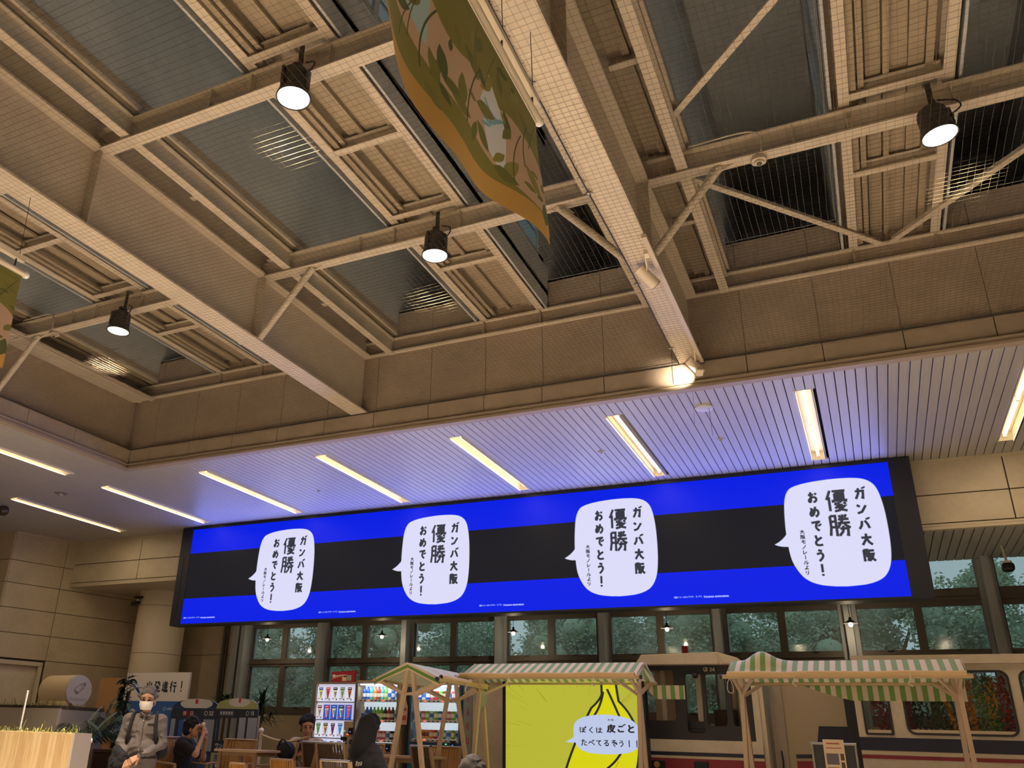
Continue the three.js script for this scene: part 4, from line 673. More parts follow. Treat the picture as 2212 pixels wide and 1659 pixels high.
{
  // picture cards of the ice-cream machine: one sheet of prints, one part per card
  const cards = [['#e9d04c', '#3a57a8'], ['#a8433c', '#d8303a'], ['#e4d9b8', '#2c2a26'], ['#9fae6b', '#57703a'], ['#b5603d', '#5a3327'], ['#dcc6a6', '#7a3a33'], ['#e8b7a8', '#c9302f'], ['#f0e39a', '#2b4c93'], ['#e9e2c8', '#20242a'], ['#d77d96', '#b93b58'], ['#7da05a', '#2f6b3a'], ['#c8a477', '#4b2b20'], ['#7a4477', '#44224d'], ['#6aa0d8', '#2a62a8'], ['#eceae2', '#6c8bd0'], ['#e6f0ee', '#4aa0c8'], ['#c89040', '#3b3128'], ['#d8a850', '#242028']];
  const bgs = ['#f1f2fb', '#e4e6f8', '#3d62c9'];
  const tex = canvasTex(1024, 512, (x) => {
    cards.forEach(([c, top], i) => {
      const X = (i % 9) * 113, Y = Math.floor(i / 9) * 210; x.fillStyle = bgs[i >= 6 && i < 10 ? 2 : i % 2]; x.fillRect(X, Y, 113, 205);
      x.fillStyle = top; x.fillRect(X + 22, Y + 10, 72, 40); x.fillStyle = '#f4f4f4'; x.fillRect(X + 30, Y + 22, 52, 7);
      x.fillStyle = c; x.beginPath(); x.moveTo(X + 26, Y + 52); x.lineTo(X + 90, Y + 52); x.lineTo(X + 64, Y + 175); x.lineTo(X + 50, Y + 175); x.closePath(); x.fill();
      x.fillStyle = top; x.globalAlpha = 0.55; x.beginPath(); x.moveTo(X + 40, Y + 80); x.lineTo(X + 86, Y + 70); x.lineTo(X + 66, Y + 165); x.closePath(); x.fill(); x.globalAlpha = 1;
      x.fillStyle = '#cf3b40'; x.fillRect(X + 12, Y + 165, 30, 12); x.fillStyle = '#25262c'; x.fillRect(X + 78, Y + 168, 16, 24);
    });
    x.fillStyle = '#eef0fb'; x.fillRect(0, 425, 1024, 87); x.fillStyle = '#c4404a'; x.font = 'bold 62px serif'; x.fillText('17', 20, 492); x.font = 'bold 66px sans-serif'; x.fillText('seventeen ice', 130, 492);
  });
  const lit = new THREE.MeshStandardMaterial({ color: 0x101010, emissive: 0xffffff, emissiveMap: tex, emissiveIntensity: 0.78, roughness: 0.3 });
  const t = thing('vending_machine', 'ice-cream vending machine with lit rows of cone pictures, leftmost of three', 'vending machine', [-7.07, 0, -11.0]);
  vendBody(t, 0.70, 1.86, 0.72, std('#b8a283', 0.5), [-0.335, 0.335, 0.62, 1.835]);
  part('light_box', [lim(-0.335, 0.335, 0.62, 1.835, -0.19, -0.05)], new THREE.MeshStandardMaterial({ color: col('#e8e8f4'), emissive: new THREE.Color().setRGB(0.62, 0.64, 0.85), emissiveIntensity: 0.55 }), t);
  const uvRect = (g, u0, v0, u1, v1) => { const u = g.attributes.uv; for (let i = 0; i < u.count; i++) u.setXY(i, u0 + (u1 - u0) * u.getX(i), v0 + (v1 - v0) * u.getY(i)); return g; };
  [[5, 1.62], [5, 1.37], [4, 1.13], [4, 0.89]].reduce((n, [k, y]) => { for (let i = 0; i < k; i++, n++) { const g = uvRect(new THREE.PlaneGeometry(0.112, 0.20), (n % 9) * 113 / 1024, 1 - (Math.floor(n / 9) * 210 + 205) / 512, ((n % 9) * 113 + 113) / 1024, 1 - Math.floor(n / 9) * 210 / 512).translate(-0.272 + i * 0.124, y + 0.08, -0.02); part('picture_card', g, lit, t); } return n; }, 0);
  part('name_board', uvRect(new THREE.PlaneGeometry(0.50, 0.13), 0, 0, 0.62, 1 - 425 / 512).translate(-0.075, 0.72, -0.018), lit, t);
  for (const y of [1.585, 1.345, 1.10, 0.86]) part('shelf_edge', [box(y > 1.2 ? 0.66 : 0.5, 0.012, 0.02, y > 1.2 ? 0 : -0.08, y, -0.01)], M.metal, t);
  part('control_panel', [lim(0.18, 0.335, 0.62, 1.33, -0.05, 0.004)], std('#b8a283', 0.5), t); payPanel(t, 0.255, 1.1);
  const top = canvasTex(256, 128, (x) => { x.fillStyle = '#b3263a'; x.fillRect(0, 0, 256, 128); x.strokeStyle = '#f0d9c0'; x.lineWidth = 9; for (let i = 0; i < 4; i++) { x.beginPath(); x.moveTo(10 + i * 28, 95 - i * 12); x.quadraticCurveTo(60 + i * 30, 20, 110 + i * 22, 60); x.stroke(); } x.fillStyle = '#e8dcae'; x.fillRect(120, 66, 46, 52); x.fillStyle = '#9fb5a2'; x.fillRect(170, 44, 52, 70); x.fillStyle = '#5b3a26'; x.fillRect(140, 50, 30, 18); x.fillStyle = '#f4ece0'; x.beginPath(); x.arc(28, 52, 18, 0, 7); x.fill(); });
  const s = thing('topper_sign', 'red slanted picture sign on top of the ice-cream vending machine', 'sign', [-7.03, 1.86, -11.12]);
  part('board', [extrude(shapeOf([[-0.21, 0], [0.21, 0], [0.225, 0.17], [-0.19, 0.155]]), 0.02)], std('#9c2133', 0.6), s); part('print', new THREE.PlaneGeometry(0.40, 0.145).translate(0.003, 0.083, 0.024), new THREE.MeshStandardMaterial({ map: top, roughness: 0.6 }), s);
}
const BOTTLE = [[[0.001, 0], [0.030, 0.002], [0.031, 0.10], [0.026, 0.125], [0.013, 0.150], [0.013, 0.172], [0.001, 0.172]], [[0.001, 0], [0.028, 0.004], [0.031, 0.012], [0.031, 0.108], [0.026, 0.118], [0.001, 0.118]]];
const bottleGeo = BOTTLE.map((b) => clean(lathe(b, 12)));
const labelGeo = clean(new THREE.CylinderGeometry(0.0318, 0.0318, 0.05, 12, 1, true).translate(0, 0.06, 0));
function drinkMachine(label, x, w, h, body, win, shelves, extra) {
  const t = thing('vending_machine', label, 'vending machine', [x, 0, -11.0]);
  vendBody(t, w, h, 0.72, body, win);
  const [x0, x1, y0, y1] = win;
  part('light_box', [lim(x0, x1, y0, y1, -0.215, -0.2)], new THREE.MeshStandardMaterial({ color: col('#eef2f6'), emissive: new THREE.Color().setRGB(0.72, 0.85, 0.95), emissiveIntensity: 0.62 }), t);
  part('lamp', [bar([x0 + 0.02, y1 - 0.02, -0.03], [x1 - 0.02, y1 - 0.02, -0.03], 0.010)], new THREE.MeshStandardMaterial({ color: 0xffffff, emissive: new THREE.Color().setRGB(0.85, 0.95, 1), emissiveIntensity: 2 }), t);
  const l = rect(x1 - x0 - 0.04, 0.05, new THREE.Color().setRGB(0.85, 0.95, 1), 9, [x + (x0 + x1) / 2, y1 - 0.045, -11.03], [x + (x0 + x1) / 2, y0, -11.16]);
  const mats = {};
  const mat = (c) => (mats[c] ||= std(c, 0.35));
  shelves.forEach(([y, items, kind]) => {
    part('shelf', [lim(x0, x1, y - 0.03, y, -0.2, -0.02)], M.white, t);
    const n = items.length, step = (x1 - x0 - 0.05) / n;
    items.forEach((c, i) => {
      const px = x0 + 0.025 + step * (i + 0.5), b = part('display_bottle', bottleGeo[kind], mat(c[0]), t); b.position.set(px, y, -0.1);
      const lb = part('bottle_label', labelGeo, mat(c[1]), b); lb.name = 'bottle_label';
      part('button', [box(0.028, 0.012, 0.01, px, y - 0.018, -0.014)], i % 4 === 2 ? ledRed : M.black, t);
    });
  });
  part('pane', [lim(x0, x1, y0, y1, -0.004, -0.001)], new THREE.MeshPhysicalMaterial({ color: 0xffffff, roughness: 0.02, transmission: 1, thickness: 0, side: THREE.DoubleSide }), t);
  extra(t); return t;
}
{
  const bl = ['#2c63c4', '#e9eef6'], gn = ['#7cc03f', '#e6f2c4'], rd = ['#c23a36', '#f2e2c0'], yl = ['#e2a93a', '#8a4a22'], wh = ['#d8dfe6', '#4a7fd0'], br = ['#5c4034', '#d9c8a8'], or = ['#e08a3a', '#f0e6d0'], pk = ['#c76a74', '#f2dada'], bk = ['#3a3a40', '#e8e4d8'], tq = ['#4fb8c8', '#e6f4f4'];
  drinkMachine('beige drinks vending machine with blue and green bottles, middle of three', -6.355, 0.74, 1.885, std('#b09877', 0.5), [-0.34, 0.31, 1.06, 1.85], [[1.63, [bl, bl, tq, or, rd, tq, gn, wh, bl, wh], 0], [1.36, [wh, bl, bl, gn, gn, gn, bk, rd, br, wh], 0], [1.10, [yl, yl, yl, yl, pk, pk, pk, wh, bk, bk], 1]], (t) => {
    payPanel(t, 0.15, 0.90); part('vent_panel', [lim(-0.32, -0.12, 0.6, 0.98, 0, 0.006)], std('#a38c6d', 0.5), t); part('delivery_flap', [lim(-0.25, 0.25, 0.22, 0.42, 0, 0.012)], M.charcoal, t);
  });
  const vt = canvasTex(256, 128, (x) => { x.fillStyle = '#121114'; x.fillRect(0, 0, 256, 128); x.fillStyle = '#d9d4c8'; for (const [a, b, r] of [[128, 50, 22], [112, 36, 9], [144, 36, 9]]) { x.beginPath(); x.arc(a, b, r, 0, 7); x.fill(); } x.fillRect(20, 26, 60, 9); x.fillRect(176, 26, 60, 9); });
  drinkMachine('blue drinks vending machine, rightmost of three, half behind the end-on stall', -5.45, 0.79, 1.90, std('#1f5f86', 0.45), [-0.35, 0.36, 1.10, 1.83], [[1.63, [bl, wh, bl, pk, rd, gn, br, wh, pk, bl], 1], [1.37, [wh, pk, gn, wh, gn, bl, bk, pk, gn, wh], 1], [1.13, [yl, yl, yl, or, rd, wh, tq, wh, gn, wh], 1]], (t) => {
    payPanel(t, 0.24, 0.97);
    const paper = canvasTex(256, 256, (x) => { x.fillStyle = '#d9a94c'; x.fillRect(0, 0, 256, 256); x.fillStyle = '#7b3d22'; x.fillRect(0, 0, 256, 44); x.fillStyle = '#f3e6c8'; for (let i = 0; i < 5; i++) x.fillRect(18, 62 + i * 36, 220, 20); x.fillStyle = '#b3532c'; x.fillRect(120, 90, 30, 120); });
    part('notice', new THREE.PlaneGeometry(0.27, 0.24).translate(-0.22, 0.94, 0.006), new THREE.MeshStandardMaterial({ map: paper, roughness: 0.7 }), t, 'orange printed notice');
    const yk = canvasTex(512, 128, (x) => { x.fillStyle = '#c9b79b'; x.fillRect(0, 0, 512, 128); x.fillStyle = '#c2262e'; x.font = 'bold 104px sans-serif'; x.fillText('Yakult', 70, 102); });
    part('name_print', new THREE.PlaneGeometry(0.5, 0.125).translate(0.02, 0.46, 0.006), new THREE.MeshStandardMaterial({ map: yk, roughness: 0.6 }), t, 'red lettering');
    part('lower_panel', [lim(-0.38, 0.38, 0.10, 0.62, 0, 0.004)], std('#c9b79b', 0.6), t);
    part('stickers', [box(0.06, 0.08, 0.003, 0.02, 1.0, 0.004), box(0.07, 0.06, 0.003, 0.07, 0.88, 0.004)], M.white, t); part('menu_card', [box(0.12, 0.16, 0.003, 0.28, 0.8, 0.004)], std('#d8b9a0', 0.6), t);
    part('header_sign', [lim(-0.16, 0.26, 1.84, 1.99, 0.0, 0.025)], M.black, t); part('header_print', new THREE.PlaneGeometry(0.40, 0.13).translate(0.05, 1.915, 0.028), new THREE.MeshStandardMaterial({ map: vt, roughness: 0.6 }), t);
  });
  const p = thing('hanging_poster', 'pink bottle-shaped poster between the beige and blue vending machines', 'poster', [-5.91, 1.30, -10.96]);
  part('card', [extrude(shapeOf([[-0.055, 0], [0.055, 0], [0.06, 0.24], [0.03, 0.31], [0.025, 0.36], [-0.025, 0.36], [-0.03, 0.31], [-0.06, 0.24]]), 0.006)], std('#c79a8d', 0.7), p); part('print', [box(0.09, 0.03, 0.004, 0, 0.2, 0.008), box(0.09, 0.06, 0.004, 0, 0.09, 0.008)], std('#9c4a44', 0.7), p);
  // grey pillar with upright red lettering right of the blue machine
  const yv = canvasTex(128, 1024, (x) => { x.fillStyle = '#83837d'; x.fillRect(0, 0, 128, 1024); x.fillStyle = '#9c3a3c'; x.font = 'bold 100px sans-serif'; x.textAlign = 'center'; 'YAKULT'.split('').forEach((c, i) => x.fillText(c, 58, 150 + i * 140)); });
  const b = thing('side_banner', 'narrow grey upright banner with red vertical lettering beside the blue vending machine', 'banner', [-4.93, 0, -10.98]);
  part('panel', [lim(-0.085, 0.085, 0.05, 1.93, -0.04, 0)], std('#83837d', 0.7), b); part('print', new THREE.PlaneGeometry(0.10, 1.3).translate(-0.01, 1.15, 0.004), new THREE.MeshStandardMaterial({ map: yv, roughness: 0.7 }), b); part('foot', [lim(-0.12, 0.12, 0, 0.05, -0.12, 0.08)], M.charcoal, b);
  const bag = thing('clear_bag', 'crumpled pale plastic sheet hanging under the end-on stall canopy', 'plastic sheet', [-4.30, 1.45, -9.9]);
  part('film', sheet((u, v) => [0.16 * (u - 0.5) * (1 - 0.3 * v) + 0.01 * Math.sin(v * 12), 0.34 * (1 - v) - 0.03, 0.05 * Math.sin(u * 9 + v * 4)], 16, 16), new THREE.MeshPhysicalMaterial({ color: col('#c9cfc9'), roughness: 0.35, transmission: 0.5, thickness: 0, side: THREE.DoubleSide }), bag);
  part('tie', [ball(0.012, 0, 0.32, 0, 8, 6)], M.white, bag);
}
// plain pillar behind the display panel
{ const p = thing('square_pillar', 'beige square pillar between the grey banner and the yellow display panel', 'pillar', [-4.62, 0, -10.95]); part('shaft', [boxUV(lim(-0.24, 0.24, 0.02, 1.98, -0.3, 0), 0.8)], M.wall, p); part('base', [lim(-0.25, 0.25, 0, 0.1, -0.31, 0.01)], M.frame, p); part('cap', [lim(-0.25, 0.25, 1.98, 2.0, -0.31, 0.01)], M.frame, p); }
// ------------------------------------------------------------------ mock train cab and the train body beside it
{
  const paint = std('#d9c9ae', 0.4, { map: paintGrain }), navy = std('#20223a', 0.4), red = std('#8c2430', 0.45), darkFr = std('#2b2a2c', 0.4), inner = std('#c2ab88', 0.6), cream = std('#cdbb9d', 0.5);
  const c = thing('train_cab', 'beige mock-up train cab with dark window frames and the number 24', 'train', [0, 0, -11.0]);
  // front wall with window openings
  const s = new THREE.Shape([[-2.62, 0.15], [-1.25, 0.15], [-1.25, 2.02], [-1.40, 2.08], [-2.62, 2.08]].map((p) => new THREE.Vector2(...p)));
  const holes = [[-2.57, 1.42, -2.21, 2.0], [-2.08, 1.29, -1.88, 1.955], [-1.845, 1.37, -1.62, 1.955], [-1.555, 1.37, -1.44, 1.955]];
  for (const [a, b, x, y] of holes) s.holes.push(roundRect(a, b, x, y, 0.035, new THREE.Path()));
  const front = new THREE.ExtrudeGeometry(s, { depth: 0.07, bevelEnabled: false, curveSegments: 6 }).translate(0, 0, -0.07);
  part('front_wall', front, darkFr, c, 'dark window surround');
  part('lower_body', [lim(-2.63, -1.25, 0.15, 1.21, 0.0, 0.03)], paint, c); part('blue_stripe', [lim(-2.63, -1.25, 1.035, 1.075, 0.03, 0.036)], navy, c); part('white_stripe', [lim(-2.63, -1.25, 1.005, 1.035, 0.03, 0.034)], cream, c); part('red_stripe', [lim(-2.63, -1.25, 0.60, 1.005, 0.03, 0.036)], red, c);
  const vis = extrude(shapeOf([[-2.64, 2.06], [-1.36, 2.06], [-1.44, 2.12], [-1.66, 2.185], [-2.56, 2.165]]), 0.9, 0.012).translate(0, 0, -0.8);
  part('roof_visor', vis, paint, c);
  part('roof_rib', [beam([-1.66, 2.18, 0.12], [-1.60, 2.05, 0.14], 0.03, 0.02)], cream, c);
  const num = canvasTex(256, 96, (x) => { x.fillStyle = '#2b2a2c'; x.fillRect(0, 0, 256, 96); x.strokeStyle = '#d8cbb0'; x.lineWidth = 8; x.beginPath(); x.arc(62, 48, 30, 0, 7); x.stroke(); x.beginPath(); x.moveTo(40, 66); x.lineTo(84, 28); x.lineTo(66, 62); x.lineTo(90, 62); x.stroke(); x.fillStyle = '#d8cbb0'; x.font = 'bold 76px sans-serif'; x.fillText('24', 120, 76); });
  part('number_plate', new THREE.PlaneGeometry(0.20, 0.075).translate(-1.77, 2.005, 0.006), new THREE.MeshStandardMaterial({ map: num, roughness: 0.6 }), c, 'white logo and number 24');
  // inside: rear posts and side windows
  part('rear_wall', [lim(-2.60, -2.35, 0.2, 2.05, -0.75, -0.70), lim(-2.05, -1.93, 0.2, 2.05, -0.62, -0.57), lim(-1.70, -1.56, 0.2, 2.05, -0.62, -0.57), lim(-1.44, -1.30, 0.2, 2.05, -0.70, -0.65)], inner, c);
  part('cab_post', [box(0.055, 0.72, 0.05, -2.40, 1.72, -0.3)], paint, c); part('cab_post', [box(0.05, 0.8, 0.05, -1.47, 1.68, -0.2)], paint, c); part('cab_post', [box(0.06, 0.8, 0.05, -1.96, 1.62, -0.25)], paint, c);
  part('console', [lim(-2.6, -1.45, 0.95, 1.33, -0.45, -0.08), box(0.2, 0.12, 0.12, -2.0, 1.36, -0.2)], darkFr, c);
  part('seat', [rbox(0.28, 0.3, 0.1, 0.03, -1.7, 1.42, -0.45)], std('#55452f', 0.8), c);
  part('floor_plate', [lim(-2.62, -1.25, 0.05, 0.15, -1.0, 0.02)], darkFr, c); part('ceiling', [lim(-2.6, -1.3, 2.03, 2.07, -0.9, -0.05)], inner, c);
  for (const x of [-2.45, -1.95]) part('headlamp', [rbox(0.16, 0.12, 0.03, 0.01, x, 0.92, 0.045)], M.black, c);
  part('lamp_lens', [cyl(0.035, 0.02, 0, 0, 0, 14).rotateX(Math.PI / 2).translate(-2.46, 0.93, 0.065)], std('#b58f4a', 0.2), c);
  // cab side wall with the grab rail, then the connecting bulkhead
  part('side_post', [lim(-1.25, -1.20, 0.15, 2.03, -0.95, 0.0), lim(-1.32, -1.25, 0.15, 2.03, -0.1, 0.02)], paint, c);
  const w = thing('doorway_partition', 'plain brownish doorway wall between the train cab and the train body', 'partition', [0, 0, -11.3]);
  part('door_post', [lim(-1.16, -1.02, 0, 2.05, -0.03, 0.03)], std('#a89c8a', 0.5), w); part('wall', [boxUV(lim(-1.02, -0.30, 0, 2.08, -0.05, 0), 0.8)], std('#b3a184', 0.6), w); part('dark_slot', [lim(-0.36, -0.22, 0, 2.05, -0.02, 0.02)], M.charcoal, w); part('door_handle', [tube([[-1.09, 1.12, 0.03], [-1.08, 1.02, 0.07], [-1.09, 0.92, 0.03]], 0.009, 12, 6)], M.black, w);
  part('blue_stripe', [extrude(shapeOf([[-0.94, 1.09], [-0.72, 1.10], [-0.66, 1.40], [-0.24, 1.40], [-0.24, 1.22], [-0.58, 1.22], [-0.64, 1.06], [-0.94, 1.05]]), 0.006)], navy, w); part('red_stripe', [extrude(shapeOf([[-0.94, 1.02], [-0.66, 1.03], [-0.62, 1.18], [-0.56, 1.19], [-0.60, 0.6], [-0.94, 0.6]]), 0.005)], red, w);
  // train body with windows
  const t = thing('carriage', 'beige train car side with navy and red stripes and rounded windows at the right', 'train', [0, 0, -10.8]);
  const b = new THREE.Shape([[-0.24, 0.1], [3.6, 0.1], [3.6, 2.10], [-0.10, 2.10], [-0.20, 2.06], [-0.24, 2.0]].map((p) => new THREE.Vector2(...p)));
  const wins = [[-0.155, 1.325, 0.085, 1.845], [0.245, 1.335, 1.215, 1.945], [1.335, 1.335, 2.3, 1.945]];
  for (const [a, y, x, z] of wins) b.holes.push(roundRect(a, y, x, z, a < 0 ? 0.01 : 0.07, new THREE.Path()));
  part('side_wall', boxUV(new THREE.ExtrudeGeometry(b, { depth: 0.06, bevelEnabled: false, curveSegments: 8 }).translate(0, 0, -0.06), 0.8), paint, t);
  part('roof_edge', [boxUV(lim(-0.22, 3.6, 2.03, 2.12, 0, 0.05), 0.8)], paint, t);
  part('navy_stripe', [lim(-0.24, 3.6, 1.155, 1.285, 0, 0.004)], navy, t); part('white_stripe', [lim(-0.24, 3.6, 1.115, 1.15, 0, 0.004)], cream, t); part('red_stripe', [lim(-0.24, 3.6, 1.075, 1.11, 0, 0.004)], red, t);
  for (const [a, y, x, z] of wins) { const o = roundRect(a - 0.018, y - 0.018, x + 0.018, z + 0.018, a < 0 ? 0.015 : 0.085); o.holes.push(roundRect(a + 0.004, y + 0.004, x - 0.004, z - 0.004, a < 0 ? 0.01 : 0.068, new THREE.Path())); part('window_gasket', new THREE.ExtrudeGeometry(o, { depth: 0.014, bevelEnabled: false, curveSegments: 8 }), darkFr, t); part('sill', [lim(a + 0.01, x - 0.01, y, y + 0.035, -0.05, 0.006)], cream, t); part('pane', [lim(a, x, y, z, -0.036, -0.032)], new THREE.MeshPhysicalMaterial({ color: 0xf4f6f4, roughness: 0.03, transmission: 1, thickness: 0, side: THREE.DoubleSide }), t); }
  part('inner_wall', [lim(-0.2, 3.6, 0.1, 1.32, -1.1, -1.06), lim(0.15, 0.24, 1.3, 2.05, -0.5, -0.46)], inner, t); part('roof', [lim(-0.2, 3.6, 2.06, 2.1, -1.1, -0.04)], paint, t);
  // garlands of folded paper: bunches of strings, every bunch its own hanging piece
  const bunch = (x, y0, y1, wTop, wBot, hex, dx, label) => {
    const g = [], cnt = 230; const base = new THREE.TetrahedronGeometry(0.017, 0);
    for (let i = 0; i < cnt; i++) { const v = Math.pow(rnd(), 0.8), w = wTop + (wBot - wTop) * v; const q = base.clone(); q.rotateX(rr(0, 6)); q.rotateY(rr(0, 6)); q.scale(1, rr(0.8, 1.8), 1); q.translate(dx * v + rr(-w, w), y1 + (y0 - y1) * v - y1, rr(-0.06, 0.06)); g.push(q); }
    const t2 = thing('paper_garland', label, 'garland', [x, y1, -11.02]); part('folded_papers', g, std(hex, 0.8), t2).userData.kind = 'stuff'; part('cord', [bar([0, 0, 0], [0, 0.07, 0], 0.006, 0.006, 5)], M.charcoal, t2);
  };
  bunch(-0.02, 1.32, 1.78, 0.06, 0.10, '#8d2b38', 0.06, 'crimson folded-paper garland in the small train window');
  bunch(0.27, 1.34, 1.86, 0.03, 0.05, '#8a2a34', 0.0, 'dark red folded-paper garland at the left end of the large train window');
  bunch(0.40, 1.34, 1.90, 0.05, 0.10, '#2c3f39', -0.02, 'blackish-green folded-paper garland in the left of the large train window');
  bunch(0.55, 1.34, 1.90, 0.03, 0.10, '#44593a', 0.02, 'olive-green folded-paper garland left of the centre of the large train window');
  bunch(0.60, 1.34, 1.90, 0.02, 0.03, '#c08a34', 0.10, 'thin ochre folded-paper garland leaning right, centre of the large train window');
  bunch(0.72, 1.38, 1.88, 0.04, 0.07, '#3d5f72', 0.05, 'steel-blue folded-paper garland behind the stall post in the train window');
  bunch(0.86, 1.34, 1.90, 0.04, 0.06, '#c98a2f', -0.02, 'bright orange folded-paper garland right of the stall post');
  bunch(0.93, 1.34, 1.90, 0.02, 0.10, '#7d9a3c', 0.10, 'yellow-green folded-paper garland in the right of the large train window');
  bunch(1.02, 1.34, 1.92, 0.05, 0.04, '#3f7358', 0.12, 'deep green folded-paper garland leaning right in the large train window');
  bunch(1.05, 1.50, 1.92, 0.05, 0.05, '#d19a38', 0.02, 'golden folded-paper garland high in the right of the large train window');
  bunch(1.15, 1.34, 1.92, 0.05, 0.08, '#a8382f', 0.06, 'bright red folded-paper garland at the right end of the large train window');
  const k = thing('beacon', 'small red beacon light on top of the train cab', 'beacon light', [-2.11, 2.19, -11.35]);
  part('cap', [cyl(0.042, 0.085, 0, 0.085, 0, 16)], std('#b01a26', 0.35), k); part('base', [cyl(0.045, 0.05, 0, 0.02, 0, 16)], M.black, k);
  const dm = thing('dome_lamp', 'black round speaker under the right end of the middle stall', 'speaker', [-1.93, 1.93, -10.9]); part('ball', [ball(0.035, 0, 0, 0, 14, 10)], M.black, dm); part('stem', [bar([0, 0.0, -0.03], [0.0, 0.02, -0.10], 0.012)], M.charcoal, dm);
  // notice stand
  const paper = canvasTex(256, 340, (x) => { x.fillStyle = '#d7bfa0'; x.fillRect(0, 0, 256, 340); x.fillStyle = '#a8583c'; x.fillRect(40, 18, 160, 8); x.fillRect(30, 44, 190, 5); x.fillStyle = '#6a6068'; x.fillRect(24, 76, 150, 60); x.fillStyle = '#57432f'; x.fillRect(196, 76, 44, 36); x.fillRect(196, 122, 44, 36); x.fillRect(196, 168, 44, 60); x.fillStyle = '#8a7460'; for (let i = 0; i < 7; i++) x.fillRect(24, 150 + i * 14, 140, 5); for (let i = 0; i < 4; i++) { x.fillStyle = ['#7d8a4a', '#5a3550', '#8a8a5a', '#6a4a3a'][i]; x.fillRect(20 + i * 56, 270, 44, 44); } });
  const st = thing('notice_stand', 'metal-framed dark notice stand with a printed poster before the train', 'notice stand', [-0.405, 0, -8.6], 0.05);
  part('panel', [lim(-0.165, 0.165, 0.45, 1.17, -0.02, -0.005)], std('#33342f', 0.5), st);
  part('frame', [bar([-0.17, 0.02, 0], [-0.17, 1.18, 0], 0.011), bar([0.17, 0.02, 0], [0.17, 1.18, 0], 0.011), bar([-0.18, 1.175, 0], [0.18, 1.175, 0], 0.011)], M.metal, st);
  part('foot', [beam([-0.17, 0.015, -0.2], [-0.17, 0.015, 0.2], 0.03, 0.03), beam([0.17, 0.015, -0.2], [0.17, 0.015, 0.2], 0.03, 0.03)], M.metal, st);
  part('poster', new THREE.PlaneGeometry(0.165, 0.50).translate(0, 0.96, 0.012), new THREE.MeshStandardMaterial({ map: paper, roughness: 0.7, side: THREE.DoubleSide }), st, 'printed notice');
}
// ------------------------------------------------------------------ tables and chairs
function makeTable(label, pos, turn, w = 0.75, d = 0.6, h = 0.93) {
  const t = thing('cafe_table', label, 'table', pos, turn);
  part('table_top', [boxUV(rbox(w, 0.028, d, 0.006, 0, h - 0.014, 0), 2)], std('#c9ab86', 0.28, { map: paintGrain }), t); part('apron', [lim(-w / 2 + 0.06, w / 2 - 0.06, h - 0.07, h - 0.03, -d / 2 + 0.06, d / 2 - 0.06)], M.chairWood, t);
  for (const a of [-1, 1]) for (const b of [-1, 1]) part('leg', [beam([a * (w / 2 - 0.06), 0, b * (d / 2 - 0.06)], [a * (w / 2 - 0.06), h - 0.03, b * (d / 2 - 0.06)], 0.04, 0.04)], M.chairWood, t);
  return t;
}
makeTable('small wooden café table in front of the blue train cut-outs', [-6.98, 0, -9.0], 0.12, 0.60);
makeTable('wooden café table right of the person in a white shirt', [-6.22, 0, -9.72], 0.0, 0.5);
makeTable('wooden café table behind the end-on stall post, before the blue vending machine', [-4.98, 0, -9.42], 0.1, 0.70);
function makeChair(label, pos, turn, dark, scale = 1) {
  const t = thing('cafe_armchair', label, 'chair', pos, turn), W = 0.5, S = 0.54, H = 1.045;
  const w = M.chairWood, c = dark ? wood('#4d3a24', '#37291a', 77, 0.6) : M.cane;
  part('seat', [boxUV(rbox(W - 0.06, 0.035, 0.46, 0.012, 0, S, 0), 3)], c, t);
  for (const s of [-1, 1]) {
    part('front_leg', [beam([s * (W / 2 - 0.02), 0, 0.22], [s * (W / 2 - 0.02), 0.74, 0.21], 0.034, 0.034)], w, t);
    part('rear_leg', [beam([s * (W / 2 - 0.03), 0, -0.25], [s * (W / 2 - 0.03), S + 0.04, -0.20], 0.034, 0.036), beam([s * (W / 2 - 0.03), S + 0.02, -0.20], [s * (W / 2 - 0.035), H - 0.01, -0.30], 0.032, 0.036)], w, t);
    part('armrest', [rbox(0.045, 0.024, 0.48, 0.01, s * (W / 2 - 0.015), 0.75, -0.02, 0, 0.03)], w, t);
  }
  part('seat_frame', [lim(-W / 2 + 0.03, W / 2 - 0.03, S - 0.06, S - 0.018, 0.18, 0.215), lim(-W / 2 + 0.03, W / 2 - 0.03, S - 0.06, S - 0.018, -0.215, -0.18)], w, t);
  part('top_rail', [sheet((u, v) => { const a = v * 2 * Math.PI; return [(u - 0.5) * (W - 0.04), H + 0.014 * Math.sin(a) - 0.008, -0.30 - 0.03 * Math.sin(Math.PI * u) + 0.016 * Math.cos(a)]; }, 10, 8)], dark ? M.metal : w, t);
  part('lower_rail', [beam([-W / 2 + 0.04, S + 0.13, -0.215], [W / 2 - 0.04, S + 0.13, -0.215], 0.02, 0.03)], w, t);
  // upright woven slats of the back
  for (let i = 0; i < 11; i++) { const x = -0.19 + i * 0.038, b = 0.028 * Math.sin(Math.PI * (i / 10)); part('back_slat', [beam([x, S + 0.14, -0.217 - b * 0.5], [x, H - 0.015, -0.30 - b], 0.03, 0.008)], c, t); }
  t.scale.setScalar(scale); return t;
}
makeChair('wooden armchair with a cane back facing the camera behind the small table', [-7.60, 0, -9.45], 0.3);
makeChair('wooden armchair with a dark brown back holding a black bag, right of the small table', [-6.93, 0, -9.42], -0.9, true);
makeChair('wooden armchair under the person in a black T-shirt at the left', [-7.78, 0, -8.72], 1.35);
makeChair('wooden armchair with its back to the white-shirted person, side-on', [-6.18, 0, -8.95], -1.35);
makeChair('pale-topped armchair cut by the bottom edge, before the small table', [-6.02, 0, -7.95], 2.7, false, 0.78);
